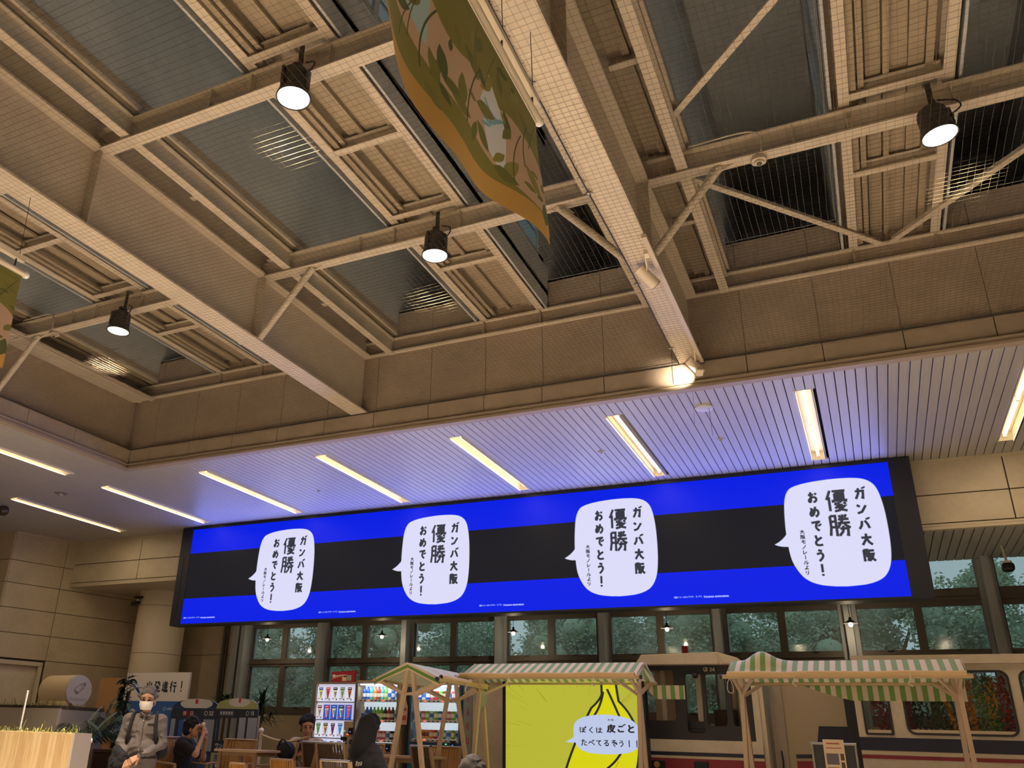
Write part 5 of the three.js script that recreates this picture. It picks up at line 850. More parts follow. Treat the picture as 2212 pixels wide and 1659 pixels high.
makeChair('brown spindle-backed armchair cut by the bottom edge near the middle tables', [-5.66, 0, -8.2], 2.9, false, 0.83);
makeChair('dark-backed armchair seen from behind, before the ice-cream machine', [-6.06, 0, -9.45], 2.75, true);
makeChair('cane-backed armchair before the beige drinks machine, half behind the dark-backed one', [-6.02, 0, -10.1], 0.3);
makeChair('dark-backed armchair directly left of the person with long black hair', [-5.22, 0, -8.5], 2.9, true);
makeChair('cane-backed armchair facing the camera before the blue vending machine', [-4.90, 0, -9.95], 0.1);
makeChair('dark-backed armchair with a silver top rail beside the end-on stall', [-4.43, 0, -9.2], 2.55, true);
makeChair('wooden armchair the long-haired person sits on', [-4.45, 0, -7.35], 2.9, true, 0.86);
makeChair('wooden armchair the white-shirted person sits on', [-6.76, 0, -9.95], 0.2, false, 0.98);
{ const b = thing('shoulder_bag', 'soft black bag lying on the dark-backed chair right of the small table', 'bag', [-6.70, 0.93, -9.38]);
  part('body', [new THREE.SphereGeometry(0.13, 18, 12).scale(1, 0.85, 0.7)], std('#15161c', 0.8), b); part('strap', [tube([[-0.1, 0.03, 0.05], [-0.02, 0.13, 0.06], [0.1, 0.04, 0.05]], 0.012, 16, 6)], M.black, b); }
// ------------------------------------------------------------------ sign board and cut-out trains
{
  const tex = canvasTex(512, 700, (x, W, H) => {
    x.fillStyle = '#dcd6cd'; x.fillRect(0, 0, W, 165); x.fillStyle = '#2f5f9e'; x.fillRect(0, 165, W, H); x.strokeStyle = '#1e2340';
    horizontal(x, '出発進行！', 168, 46, 56, 70, 9, 8.5);
    x.strokeStyle = '#20242e'; x.lineWidth = 3; x.strokeRect(16, -20, 24, 80); x.strokeRect(16, 62, 26, 50);
    x.fillStyle = '#d3dbe2'; for (const [a, b, r] of [[60, 250, 22], [90, 240, 28], [120, 252, 20], [90, 262, 24]]) { x.beginPath(); x.arc(a, b, r, 0, 7); x.fill(); }
    x.strokeStyle = '#c3d2e4'; x.lineWidth = 3; x.beginPath(); x.arc(345, 208, 9, 0, 7); x.stroke(); horizontal(x, '大阪モノレール', 362, 200, 15, 16, 1, 2.4);
    x.fillStyle = '#274f86'; x.fillRect(0, 430, W, 300);
  });
  const t = thing('sign_board', 'tall white-over-blue board with bold Japanese lettering behind the masked person', 'sign board', [-10.17, 0, -10.62]);
  part('board', [lim(-0.66, 0.66, 0.05, 1.98, -0.03, 0)], std('#b8b2aa', 0.6), t); part('print', new THREE.PlaneGeometry(1.31, 1.80).translate(0, 1.075, 0.004), new THREE.MeshStandardMaterial({ map: tex, roughness: 0.6 }), t); part('foot', [lim(-0.6, -0.5, 0, 0.05, -0.3, 0.2), lim(0.5, 0.6, 0, 0.05, -0.3, 0.2)], M.charcoal, t);
}
function cutout(name, label, pos, outline, holes, tex, w, h) {
  const t = thing(name, label, 'cut-out', pos), s = new THREE.Shape(); blob2(s, outline);
  for (const [a, b, c, d] of holes) s.holes.push(roundRect(a, b, c, d, 0.015, new THREE.Path()));
  tex.wrapS = tex.wrapT = THREE.ClampToEdgeWrapping; tex.repeat.set(1 / w, 1 / h); tex.offset.set(0.5, 0);
  part('panel', new THREE.ExtrudeGeometry(s, { depth: 0.02, bevelEnabled: false, curveSegments: 12 }), new THREE.MeshStandardMaterial({ map: tex, roughness: 0.6, side: THREE.DoubleSide }), t);
  part('stay', [beam([0, 0.02, -0.35], [0, 0.9, -0.01], 0.04, 0.02)], M.chairWood, t); part('foot', [lim(-w * 0.4, w * 0.4, 0, 0.03, -0.36, 0.03)], M.charcoal, t);
}
function blob2(s, pts) { pts.forEach(([x, y], i) => (i ? s.lineTo(x, y) : s.moveTo(x, y))); s.closePath(); }
{
  const arch = (w, y0, y1, top) => { const p = [[-w / 2, 0.02], [w / 2, 0.02], [w / 2, y0]]; for (let i = 0; i <= 14; i++) { const a = i / 14 * Math.PI; p.push([Math.cos(a) * w / 2 * (i === 0 || i === 14 ? 1 : 0.985), y0 + Math.pow(Math.sin(a), 0.6) * (y1 - y0)]); } p.push([-w / 2, y0]); return p; };
  const a = canvasTex(512, 900, (x, W, H) => {
    const Y = (v) => H - v / 1.58 * H, X = (u) => W / 2 + u / 0.92 * W;
    x.fillStyle = '#23304f'; x.fillRect(0, 0, W, H); x.fillStyle = '#2b4f8e'; x.fillRect(0, Y(1.45), W, Y(1.38) - Y(1.45)); x.fillStyle = '#c9c9c4'; x.beginPath(); x.ellipse(W / 2, Y(1.50), W * 0.33, 44, 0, 0, 7); x.fill(); x.fillStyle = '#b8363c'; x.fillRect(W / 2 - 14, Y(1.56), 30, 34);
    x.fillStyle = '#2c3244'; x.fillRect(0, Y(1.44), W, Y(1.30) - Y(1.44)); x.fillStyle = '#6b2430'; x.fillRect(X(-0.24), Y(1.405), 110, 46); x.strokeStyle = '#e8c8b8'; x.lineWidth = 4; x.strokeRect(X(-0.22), Y(1.39), 26, 24); x.strokeRect(X(-0.21) , Y(1.38), 14, 10); x.strokeRect(X(-0.09), Y(1.39), 26, 24); x.beginPath(); x.moveTo(X(-0.08), Y(1.365)); x.lineTo(X(-0.035), Y(1.365)); x.stroke();
    x.strokeStyle = '#d8d4cc'; x.lineWidth = 5; x.beginPath(); x.arc(X(0.20), Y(1.372), 15, 0, 7); x.stroke(); x.fillStyle = '#d8d4cc'; x.font = 'bold 44px sans-serif'; x.fillText('32', X(0.25), Y(1.345));
    x.fillStyle = '#8f98ab'; x.fillRect(X(-0.44), Y(1.29), 48, 280); x.fillRect(X(0.0), Y(1.29), 62, 290); x.fillRect(X(0.17), Y(1.29), 140, 240);
    x.fillStyle = '#23304f'; x.fillRect(X(0.16), Y(0.86), 170, 90); x.fillStyle = '#c6cad2'; x.font = 'bold 36px sans-serif'; x.fillText('1632', X(0.17), Y(0.78)); x.fillStyle = '#274a86'; x.fillRect(X(0.15), Y(0.72), 190, 400); x.fillStyle = '#c9ced6'; x.fillRect(X(0.2), Y(0.52), 34, 34); x.fillRect(X(0.29), Y(0.52), 34, 34);
  });
  cutout('train_cutout', 'navy train-front cut-out board with a white cap and number 32', [-8.93, 0, -10.2], arch(0.92, 1.36, 1.57), [[-0.30, 0.82, -0.02, 1.28]], a, 0.92, 1.58);
  const b = canvasTex(512, 900, (x, W, H) => {
    const Y = (v) => H - v / 1.58 * H, X = (u) => W / 2 + u / 0.74 * W;
    x.fillStyle = '#262c3c'; x.fillRect(0, 0, W, H); x.fillStyle = '#9da06c'; x.fillRect(0, 0, W, Y(1.43)); x.fillStyle = '#c4c2ba'; x.beginPath(); x.ellipse(W / 2 + 20, Y(1.52), W * 0.25, 36, 0, 0, 7); x.fill(); x.fillStyle = '#b8363c'; x.fillRect(W / 2 + 12, Y(1.57), 26, 34);
    x.fillStyle = '#4a4e5e'; x.fillRect(X(-0.30), Y(1.405), 180, 40); x.fillStyle = '#b9bcc4'; for (let i = 0; i < 5; i++) x.fillRect(X(-0.28) + i * 32, Y(1.395), 20, 22); x.strokeStyle = '#b8bac4'; x.lineWidth = 5; x.beginPath(); x.arc(X(0.19), Y(1.375), 15, 0, 7); x.stroke(); x.fillStyle = '#b8bac4'; x.font = 'bold 42px sans-serif'; x.fillText('18', X(0.24), Y(1.35));
    x.fillStyle = '#9aa1b4'; x.fillRect(X(0.06), Y(1.32), 80, 330); x.fillRect(X(0.21), Y(1.32), 110, 250);
    x.strokeStyle = '#c9ccd4'; horizontal(x, 'ワンマン', X(-0.31), Y(0.985), 44, 44, 4, 7); x.fillStyle = '#c9ccd4'; x.font = 'bold 36px sans-serif'; x.fillText('2618', X(0.2), Y(0.955));
    x.fillStyle = '#9da06c'; x.fillRect(X(-0.36), Y(0.86), 420, 280); x.fillStyle = '#5d6480'; x.fillRect(X(-0.3), Y(0.84), 180, 40); x.fillStyle = '#26304a'; x.fillRect(X(-0.3), Y(0.76), 220, 70); x.fillStyle = '#c9ced6'; x.fillRect(X(-0.27), Y(0.745), 40, 40); x.fillRect(X(-0.18), Y(0.745), 40, 40); x.fillStyle = '#2b4f8e'; x.fillRect(0, Y(0.42), W, 60); x.fillStyle = '#8f97ae'; x.fillRect(0, Y(0.52), W, 60);
  });
  cutout('train_cutout', 'yellow-topped train-front cut-out board with white lettering, right of the navy one', [-8.02, 0, -10.0], arch(0.74, 1.42, 1.57), [[-0.33, 1.02, 0.02, 1.31]], b, 0.74, 1.58);
  const n = thing('notice', 'white notice with a red border seen through the yellow-topped cut-out', 'notice', [-8.02, 0.9, -10.4]);
  const nt = canvasTex(128, 256, (x) => { x.fillStyle = '#d8c4aa'; x.fillRect(0, 0, 128, 256); x.strokeStyle = '#a83c34'; x.lineWidth = 6; x.strokeRect(14, 14, 100, 150); x.strokeRect(26, 34, 20, 34); x.strokeRect(56, 34, 20, 34); x.strokeRect(84, 34, 16, 34); x.beginPath(); x.moveTo(14, 84); x.lineTo(114, 84); x.stroke(); x.lineWidth = 3; x.strokeRect(34, 96, 60, 54); });
  part('sheet', new THREE.PlaneGeometry(0.17, 0.36).translate(0.0, 0.27, 0.008), new THREE.MeshStandardMaterial({ map: nt, roughness: 0.7 }), n); part('stand', [lim(-0.09, 0.09, -0.87, 0.46, -0.01, 0.004), lim(-0.12, 0.12, -0.9, -0.87, -0.1, 0.1)], M.paleWood, n);
}
// ------------------------------------------------------------------ plants
function leafStrip(L, W, droop, yaw, lift, fold = 0.3, n = 6) {    // arched leaf from the origin
  const pos = [], idx = [], uv = [];
  for (let i = 0; i <= n; i++) { const t = i / n, w = W * Math.pow(Math.sin(Math.PI * Math.min(1, 0.08 + t * 0.92)), 0.7) * (t > 0.98 ? 0.1 : 1), r = L * t * Math.cos(lift) + 0.0, y = L * t * Math.sin(lift) - droop * t * t * L; for (const s of [-1, 0, 1]) { pos.push(r * Math.cos(yaw) - s * w * Math.sin(yaw), y + (s === 0 ? -w * fold : 0), r * Math.sin(yaw) + s * w * Math.cos(yaw)); uv.push(t, s * 0.5 + 0.5); } }
  for (let i = 0; i < n; i++) for (const k of [0, 1]) { const a = i * 3 + k; idx.push(a, a + 1, a + 3, a + 1, a + 4, a + 3); }
  const g = new THREE.BufferGeometry(); g.setAttribute('position', new THREE.Float32BufferAttribute(pos, 3)); g.setAttribute('uv', new THREE.Float32BufferAttribute(uv, 2)); g.setIndex(idx); g.computeVertexNormals(); return g;
}
const leafMats = ['#24402a', '#1d3524', '#2f4d2d', '#3a5a30'].map((h) => std(h, 0.45));
const grassMats = ['#6f7434', '#858238', '#a29444'].map((h) => std(h, 0.7));
function spikyPlant(label, pos, h, n, L, W, heads = 1) {             // cane with tufts of arched strap leaves
  const t = thing('dracaena', label, 'plant', pos);
  part('cane', [bar([0, 0.3, 0], [0.02, h, 0], 0.03, 0.022)], M.bark, t); part('pot', [lathe([[0.001, 0], [0.15, 0], [0.2, 0.34], [0.18, 0.34], [0.17, 0.28], [0.001, 0.28]], 20)], M.charcoal, t);
  for (let k = 0; k < heads; k++) for (let i = 0; i < n; i++) { const m = part('leaf', leafStrip(L * rr(0.7, 1.1), W, rr(0.2, 0.9), rr(0, 6.28), rr(0.2, 1.35)), leafMats[Math.floor(rnd() * 3)], t); m.position.set(0.02 + (k ? rr(-0.14, 0.14) : 0), h - k * 0.22 - rr(0, 0.12), k ? rr(-0.14, 0.14) : 0); }
  return t;
}
spikyPlant('spiky dark green pot plant left of the window, behind the train cut-outs', [-9.66, 0, -11.7], 1.62, 46, 0.36, 0.018);
spikyPlant('large spiky pot plant with thin arching leaves before the first window', [-8.86, 0, -11.6], 1.60, 58, 0.46, 0.014, 2);
{ // slender leafy tree and palm behind the planter
  const t = thing('indoor_tree', 'slender indoor tree with dark glossy leaves left of the masked person', 'plant', [-9.12, 0, -9.0]);
  part('trunk', [tube([[0, 0.1, 0], [0.02, 0.7, 0], [-0.02, 1.1, 0], [0.02, 1.6, 0]], 0.025, 20, 8)], M.bark, t); part('pot', [lathe([[0.001, 0], [0.16, 0], [0.2, 0.4], [0.001, 0.36]], 20)], std('#4a3a2a', 0.8), t);
  for (let i = 0; i < 110; i++) { const y = rr(0.95, 1.78), k = 1 - Math.abs(y - 1.5) / 0.7; const m = part('leaf', leafStrip(rr(0.10, 0.2), 0.028, rr(0, 0.8), rr(0, 6.28), rr(-0.4, 0.9), 0.3, 4), leafMats[Math.floor(rnd() * 3)], t); const a = rr(0, 6.28), r = rr(0, 0.14) * k; m.position.set(Math.cos(a) * r, y, Math.sin(a) * r); }
}
function palm(label, pos, h, n, L) {
  const t = thing('palm', label, 'plant', pos); part('pot', [lathe([[0.001, 0], [0.2, 0], [0.24, 0.55], [0.21, 0.55], [0.001, 0.5]], 22)], std('#3b3128', 0.7), t);
  for (let i = 0; i < n; i++) {
    const yaw = i / n * 6.28 + rr(-0.2, 0.2), lift = rr(0.5, 1.35), len = L * rr(0.75, 1.1), g = [];
    const at = (s) => { const r = len * s * Math.cos(lift), y = len * s * Math.sin(lift) - 0.55 * s * s * len * Math.cos(lift); return [Math.cos(yaw) * r, y, Math.sin(yaw) * r]; };
    for (let k = 2; k < 15; k++) { const p = at(k / 15), l = 0.24 * Math.sin(Math.PI * (0.15 + 0.8 * k / 15)); for (const s of [-1, 1]) g.push(leafStrip(l, 0.011, 0.5, yaw + s * 0.95, 0.15, 0.2, 3).translate(...p)); }
    const f = part('frond', g, leafMats[Math.floor(rnd() * 3)], t); f.position.set(0, h, 0); part('stalk', [tube([[0, h - 0.5, 0], [0, h, 0], ...[0.3, 0.6, 0.95].map((s) => { const p = at(s); return [p[0], p[1] + h, p[2]]; })], 0.006, 14, 4)], leafMats[3], t);
  }
}
palm('feathery dark palm behind the end of the wooden planter', [-8.12, 0, -7.55], 0.95, 15, 0.62);
palm('smaller dark palm between the planter and the slender tree', [-8.75, 0, -8.3], 1.0, 11, 0.52);
{ // brown box pot below the palm
  const p = thing('box_pot', 'large dark brown box pot between the planter and the masked person', 'pot', [-8.35, 0, -8.0], 0.25); part('box', [boxUV(rbox(0.52, 0.84, 0.4, 0.015, 0, 0.43, 0), 2)], std('#4a3626', 0.6), p); part('rim', [lim(-0.27, 0.27, 0.85, 0.885, -0.21, 0.21)], std('#5c4630', 0.5), p);
}
// ------------------------------------------------------------------ planters at the lower left
{
  const p = thing('wood_planter', 'pale plank-faced planter box at the lower left corner', 'planter', [0, 0, 0]);
  const plank = boxUV(rbox(0.098, 1.045, 0.022, 0.003), 2), ps = [M.paleWood, wood('#c4aa7e', '#a88a5e', 101), wood('#d4bf96', '#b99e74', 102)];
  for (let i = 0; i < 19; i++) { const m = part('plank', plank, ps[Math.floor(rnd() * 3)], p); m.position.set(-8.51 + i * 0.1, 0.525, -6.0); }
  part('end_panel', [lim(-6.66, -6.635, 0, 1.05, -6.19, -5.99)], std('#aca69c', 0.5), p); part('body', [lim(-8.56, -6.66, 0, 1.02, -6.19, -6.02)], std('#6a5a44', 0.8), p); part('soil', [lim(-8.55, -6.67, 1.02, 1.04, -6.18, -6.03)], std('#3a2f20', 0.95), p);
  const q = thing('grey_planter', 'taller grey planter behind the plank-faced one at the left edge', 'planter', [0, 0, 0]);
  part('front', [lim(-10.4, -8.30, 0, 1.30, -7.24, -7.2)], std('#8f8779', 0.6), q); part('body', [lim(-10.4, -8.30, 0, 1.29, -7.9, -7.24)], std('#7d7568', 0.7), q); part('soil', [lim(-10.38, -8.32, 1.29, 1.33, -7.88, -7.22)], std('#3a2f20', 0.95), q);
  const grass = (name, label, x0, x1, z0, z1, y, n, hmin, hmax) => { const g = []; for (let i = 0; i < n; i++) { const d = rnd() < 0.12; g.push(leafStrip(rr(hmin, hmax) * (d ? 1.7 : 1), 0.0035, rr(0.3, 1.0), rr(0, 6.28), rr(0.7, 1.5), 0.2, 4).translate(rr(x0, x1), y, rr(z0, z1))); } const t = thing(name, label, 'grass'); const gs = [[], [], []]; g.forEach((q, i) => gs[i % 3].push(q)); gs.forEach((k, i) => { part('blades', k, grassMats[i], t).userData.kind = 'stuff'; }); t.userData.kind = 'stuff'; };
  grass('planter_grass', 'tufts of dry yellow-green grass growing in the plank-faced planter', -8.5, -6.68, -6.17, -6.03, 1.03, 800, 0.04, 0.13);
  grass('planter_grass', 'thin dry grass growing in the taller grey planter at the left', -10.0, -8.33, -7.6, -7.22, 1.31, 520, 0.05, 0.16);
  const r = thing('marker_rod', 'thin white rod standing in the grass of the planter', 'rod', [-8.10, 0, -6.6]); part('shaft', [bar([-0.04, 0, 0.0], [0.0, 1.44, 0.02], 0.009)], M.white, r); part('tip', [ball(0.011, 0, 1.44, 0.02, 8, 6)], M.white, r);
}
function ropePost(label, pos, h, rope) {
  const t = thing('rope_post', label, 'post', pos); part('shaft', [cyl(0.022, h - 0.05, 0, (h - 0.05) / 2, 0, 14)], M.cream, t); part('knob', [ball(0.034, 0, h - 0.03, 0, 14, 10)], M.white, t); part('base', [lathe([[0.001, 0.03], [0.1, 0.025], [0.13, 0], [0.001, 0]], 20)], M.cream, t);
  part('rope', [tube(rope, 0.014, 40, 7)], std('#c9b795', 0.9), t);
}
ropePost('white ball-topped rope post between the planter and the masked person', [-7.53, 0, -7.0], 1.01, [[0, 0.93, 0], [-0.03, 0.7, 0.06], [-0.1, 0.42, 0.25], [-0.2, 0.3, 0.6]]);
ropePost('white ball-topped rope post before the beige sill, right of the train cut-outs', [-7.35, 0, -9.7], 1.19, [[0, 1.11, 0], [0.25, 1.05, 0], [0.5, 1.04, 0], [0.75, 1.1, 0]]);
// ------------------------------------------------------------------ rounded booths at the left wall
{
  const b = thing('booth', 'cream rounded booth with a round baby-bottle sign at the left', 'booth', [-11.52, 0, -10.05], -0.12);
  part('barrel', [new THREE.CylinderGeometry(0.235, 0.235, 0.68, 36, 1, false, 0, Math.PI * 2).rotateZ(Math.PI / 2).translate(-0.02, 1.66, 0)], std('#d9c49c', 0.45), b); part('body', [rbox(0.7, 1.5, 0.42, 0.05, -0.03, 0.76, 0)], std('#c9b48c', 0.5), b);
  const sg = canvasTex(256, 256, (x) => { x.fillStyle = '#bdb8ac'; x.fillRect(0, 0, 256, 256); x.strokeStyle = '#77726a'; x.lineWidth = 6; x.save(); x.translate(128, 108); x.rotate(-0.7); x.strokeRect(-52, -26, 78, 52); x.beginPath(); x.moveTo(26, -26); x.lineTo(46, -16); x.lineTo(46, 16); x.lineTo(26, 26); x.stroke(); x.fillStyle = '#77726a'; x.fillRect(50, -18, 12, 36); x.fillRect(66, -12, 8, 24); x.beginPath(); x.moveTo(-52, -26); x.lineTo(-20, 26); x.lineTo(-52, 26); x.fill(); x.fillRect(-10, 6, 5, 18); x.fillRect(2, 6, 5, 18); x.fillRect(14, 6, 5, 18); x.restore(); x.fillStyle = '#8a8478'; x.font = '46px sans-serif'; x.textAlign = 'center'; x.fillText('mamaro', 128, 216); });
  part('sign_disc', [new THREE.CylinderGeometry(0.225, 0.225, 0.03, 40).rotateZ(Math.PI / 2).translate(0.34, 1.66, 0)], std('#bdb8ac', 0.4), b); part('sign_print', new THREE.CircleGeometry(0.222, 40).rotateY(Math.PI / 2).translate(0.357, 1.66, 0), new THREE.MeshStandardMaterial({ map: sg, roughness: 0.5 }), b, 'bottle outline and small lettering');
  const k = thing('booth', 'tan rounded booth with a dark opening beside the slender tree', 'booth', [-11.62, 0, -11.35], 0.2);
  const s = roundRect(-0.45, 0, 0.55, 1.95, 0.09); s.holes.push(roundRect(-0.06, 0.1, 0.47, 1.80, 0.03, new THREE.Path())); part('front', extrude(s, 0.05), std('#b48b5c', 0.5), k); part('interior', [lim(-0.4, 0.5, 0.02, 1.9, -0.22, -0.2), lim(-0.44, -0.4, 0, 1.9, -0.22, 0), lim(0.5, 0.54, 0, 1.9, -0.22, 0)], std('#4a3c30', 0.8), k); part('roof', [lim(-0.44, 0.54, 1.9, 1.94, -0.22, 0)], std('#b48b5c', 0.5), k);
}
// ------------------------------------------------------------------ outside: lawn, wooded slope
{
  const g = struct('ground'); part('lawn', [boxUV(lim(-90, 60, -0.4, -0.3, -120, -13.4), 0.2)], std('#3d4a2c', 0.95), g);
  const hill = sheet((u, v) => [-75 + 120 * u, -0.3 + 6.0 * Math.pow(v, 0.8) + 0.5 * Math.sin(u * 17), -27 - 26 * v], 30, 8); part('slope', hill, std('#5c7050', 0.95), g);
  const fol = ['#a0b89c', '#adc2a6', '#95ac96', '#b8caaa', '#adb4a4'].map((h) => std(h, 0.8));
  const variants = [];
  for (let v = 0; v < 4; v++) {
    const leaves = [[], []], cl = [];
    for (let i = 0; i < 22; i++) { const a = rr(0, 6.28), r = rr(0.2, 1.7), y = rr(2.2, 5.6); cl.push([Math.cos(a) * r * (1 - Math.max(0, y - 4) * 0.3), y, Math.sin(a) * r * (1 - Math.max(0, y - 4) * 0.3), rr(0.5, 0.95)]); }
    for (const [x, y, z, r] of cl) for (let i = 0; i < 430; i++) { const d = V(rr(-1, 1), rr(-0.6, 1), rr(-1, 1)).normalize().multiplyScalar(r * rr(0.62, 1.08)); const q = new THREE.PlaneGeometry(rr(0.05, 0.12), rr(0.03, 0.07)); q.rotateX(rr(-1, 1)); q.rotateY(rr(0, 6.28)); q.rotateZ(rr(-1, 1)); q.translate(x + d.x, y + d.y, z + d.z); leaves[i % 2].push(q); }
    const core = cl.map(([x, y, z, r]) => new THREE.IcosahedronGeometry(r * 0.46, 1).translate(x, y, z));
    variants.push({ leaves: leaves.map(join), core: join(core), trunk: join([bar([0, 0, 0], [0.05, 3.6, 0], 0.16, 0.1), bar([0, 2.2, 0], [0.8, 3.8, 0.3], 0.07, 0.04), bar([0, 2.4, 0], [-0.7, 4, -0.2], 0.07, 0.04)]) });
  }
  const spots = []; for (let i = 0; i < 13; i++) spots.push([-31 + i * 2.75 + rr(-0.6, 0.6), -25 - rr(0, 2.5), rr(0.72, 0.95)]); for (let i = 0; i < 13; i++) spots.push([-33 + i * 3.05 + rr(-0.5, 0.5), -31 - rr(0, 2.5), rr(1.02, 1.13)]);
  const kinds = ['bushy mid-green tree', 'dense dark green tree', 'light green tree', 'olive tree with a brownish cast', 'tall rounded tree'];
  spots.forEach(([x, z, s], i) => {
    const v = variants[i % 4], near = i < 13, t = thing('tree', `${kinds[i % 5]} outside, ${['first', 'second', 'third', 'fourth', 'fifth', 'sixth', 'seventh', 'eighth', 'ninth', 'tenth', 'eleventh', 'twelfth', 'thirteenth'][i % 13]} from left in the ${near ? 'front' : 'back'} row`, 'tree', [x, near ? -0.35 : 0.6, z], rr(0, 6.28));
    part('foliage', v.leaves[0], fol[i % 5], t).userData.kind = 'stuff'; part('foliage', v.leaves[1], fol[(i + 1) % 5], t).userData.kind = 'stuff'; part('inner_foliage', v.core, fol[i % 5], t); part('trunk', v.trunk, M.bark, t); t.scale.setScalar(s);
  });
}
// ------------------------------------------------------------------ people: one smooth skin round capsules
// caps: [ax,ay,az, bx,by,bz, ra, rb]; soft = blend width, cell = grid cell in metres
function skin(caps, soft, cell) {
  const lo = [1e9, 1e9, 1e9], hi = [-1e9, -1e9, -1e9];
  for (const c of caps) for (let k = 0; k < 3; k++) { lo[k] = Math.min(lo[k], c[k] - c[6], c[k + 3] - c[7]); hi[k] = Math.max(hi[k], c[k] + c[6], c[k + 3] + c[7]); }
  const pad = soft * 2 + cell * 3, size = Math.max(hi[0] - lo[0], hi[1] - lo[1], hi[2] - lo[2]) + pad * 2, n = Math.ceil(size / cell) + 2;
  const mid = [0, 1, 2].map((k) => (lo[k] + hi[k]) / 2), half = n / 2, step = size / 2 / half;
  const mc = new MarchingCubes(n, M.white, false, false, 400000), F = mc.field; F.fill(0);
  const reach = soft * 6, at = (i, k) => mid[k] + (i - half) * step, ix = (p, k) => Math.round((p - mid[k]) / step + half);
  for (const [ax, ay, az, bx, by, bz, ra, rb] of caps) {
    const R = Math.max(ra, rb) + reach, dx = bx - ax, dy = by - ay, dz = bz - az, L2 = dx * dx + dy * dy + dz * dz || 1e-9;
    const r = [[ax, bx], [ay, by], [az, bz]].map(([p, q], k) => [Math.max(0, ix(Math.min(p, q) - R, k)), Math.min(n - 1, ix(Math.max(p, q) + R, k))]);
    for (let z = r[2][0]; z <= r[2][1]; z++) for (let y = r[1][0]; y <= r[1][1]; y++) for (let x = r[0][0]; x <= r[0][1]; x++) {
      const px = at(x, 0) - ax, py = at(y, 1) - ay, pz = at(z, 2) - az, t = Math.min(1, Math.max(0, (px * dx + py * dy + pz * dz) / L2));
      const d = Math.hypot(px - dx * t, py - dy * t, pz - dz * t) - (ra + (rb - ra) * t);
      if (d < reach) F[x + y * n + z * n * n] += Math.exp(-d / soft);
    }
  }
  for (let i = 0; i < F.length; i++) F[i] = F[i] > 0 ? Math.max(-reach, soft * (Math.log(F[i]) - 0.3)) : -reach;
  mc.isolation = 0; mc.update();
  const c = mc.count, pos = mc.positionArray.slice(0, c * 3), nor = mc.normalArray.slice(0, c * 3);
  for (let i = 0; i < c; i++) { for (let k = 0; k < 3; k++) pos[i * 3 + k] = mid[k] + pos[i * 3 + k] * size / 2; const l = Math.hypot(nor[i * 3], nor[i * 3 + 1], nor[i * 3 + 2]) || 1; for (let k = 0; k < 3; k++) nor[i * 3 + k] /= l; }
  const g = new THREE.BufferGeometry(); g.setAttribute('position', new THREE.BufferAttribute(pos, 3)); g.setAttribute('normal', new THREE.BufferAttribute(nor, 3)); const uv = new Float32Array(c * 2); for (let i = 0; i < c; i++) { uv[i * 2] = (pos[i * 3] + pos[i * 3 + 2] * 0.6) * 1.2; uv[i * 2 + 1] = pos[i * 3 + 1] * 1.2; } g.setAttribute('uv', new THREE.BufferAttribute(uv, 2));
  return g;
}
const add = (a, b, k = 1) => [a[0] + b[0] * k, a[1] + b[1] * k, a[2] + b[2] * k];
const lerp3 = (a, b, t) => [a[0] + (b[0] - a[0]) * t, a[1] + (b[1] - a[1]) * t, a[2] + (b[2] - a[2]) * t];
// a hand at w pointing along f with the palm facing n; fingers bend towards n
function handCaps(w, f, n, side, bend = 0.6) {
  const F = V(...f).normalize(), N = V(...n).addScaledVector(F, -V(...n).dot(F)).normalize(), S = F.clone().cross(N).multiplyScalar(side), out = [];
  const P = (a, b, c) => [w[0] + F.x * a + S.x * b + N.x * c, w[1] + F.y * a + S.y * b + N.y * c, w[2] + F.z * a + S.z * b + N.z * c];
  for (const b of [-0.026, -0.009, 0.009, 0.026]) out.push([...P(0.012, b * 0.7, 0), ...P(0.078, b, 0), 0.014, 0.0115]);
  [[-0.027, 0.058], [-0.009, 0.072], [0.009, 0.077], [0.027, 0.068]].forEach(([b, l], i) => { const k = P(0.082, b, 0), a1 = bend, a2 = bend * 2.1; const m = P(0.082 + l * 0.52 * Math.cos(a1), b * 1.05, l * 0.52 * Math.sin(a1)), e = P(0.082 + l * (0.52 * Math.cos(a1) + 0.48 * Math.cos(a2)), b * 1.05, l * (0.52 * Math.sin(a1) + 0.48 * Math.sin(a2))); out.push([...k, ...m, 0.0092, 0.0084], [...m, ...e, 0.0084, 0.0072]); });
  const t0 = P(0.022, 0.028, 0.006), t1 = P(0.052, 0.052, 0.02), t2 = P(0.078, 0.052, 0.036); out.push([...t0, ...t1, 0.0125, 0.0105], [...t1, ...t2, 0.0105, 0.0085]);
  return out;
}
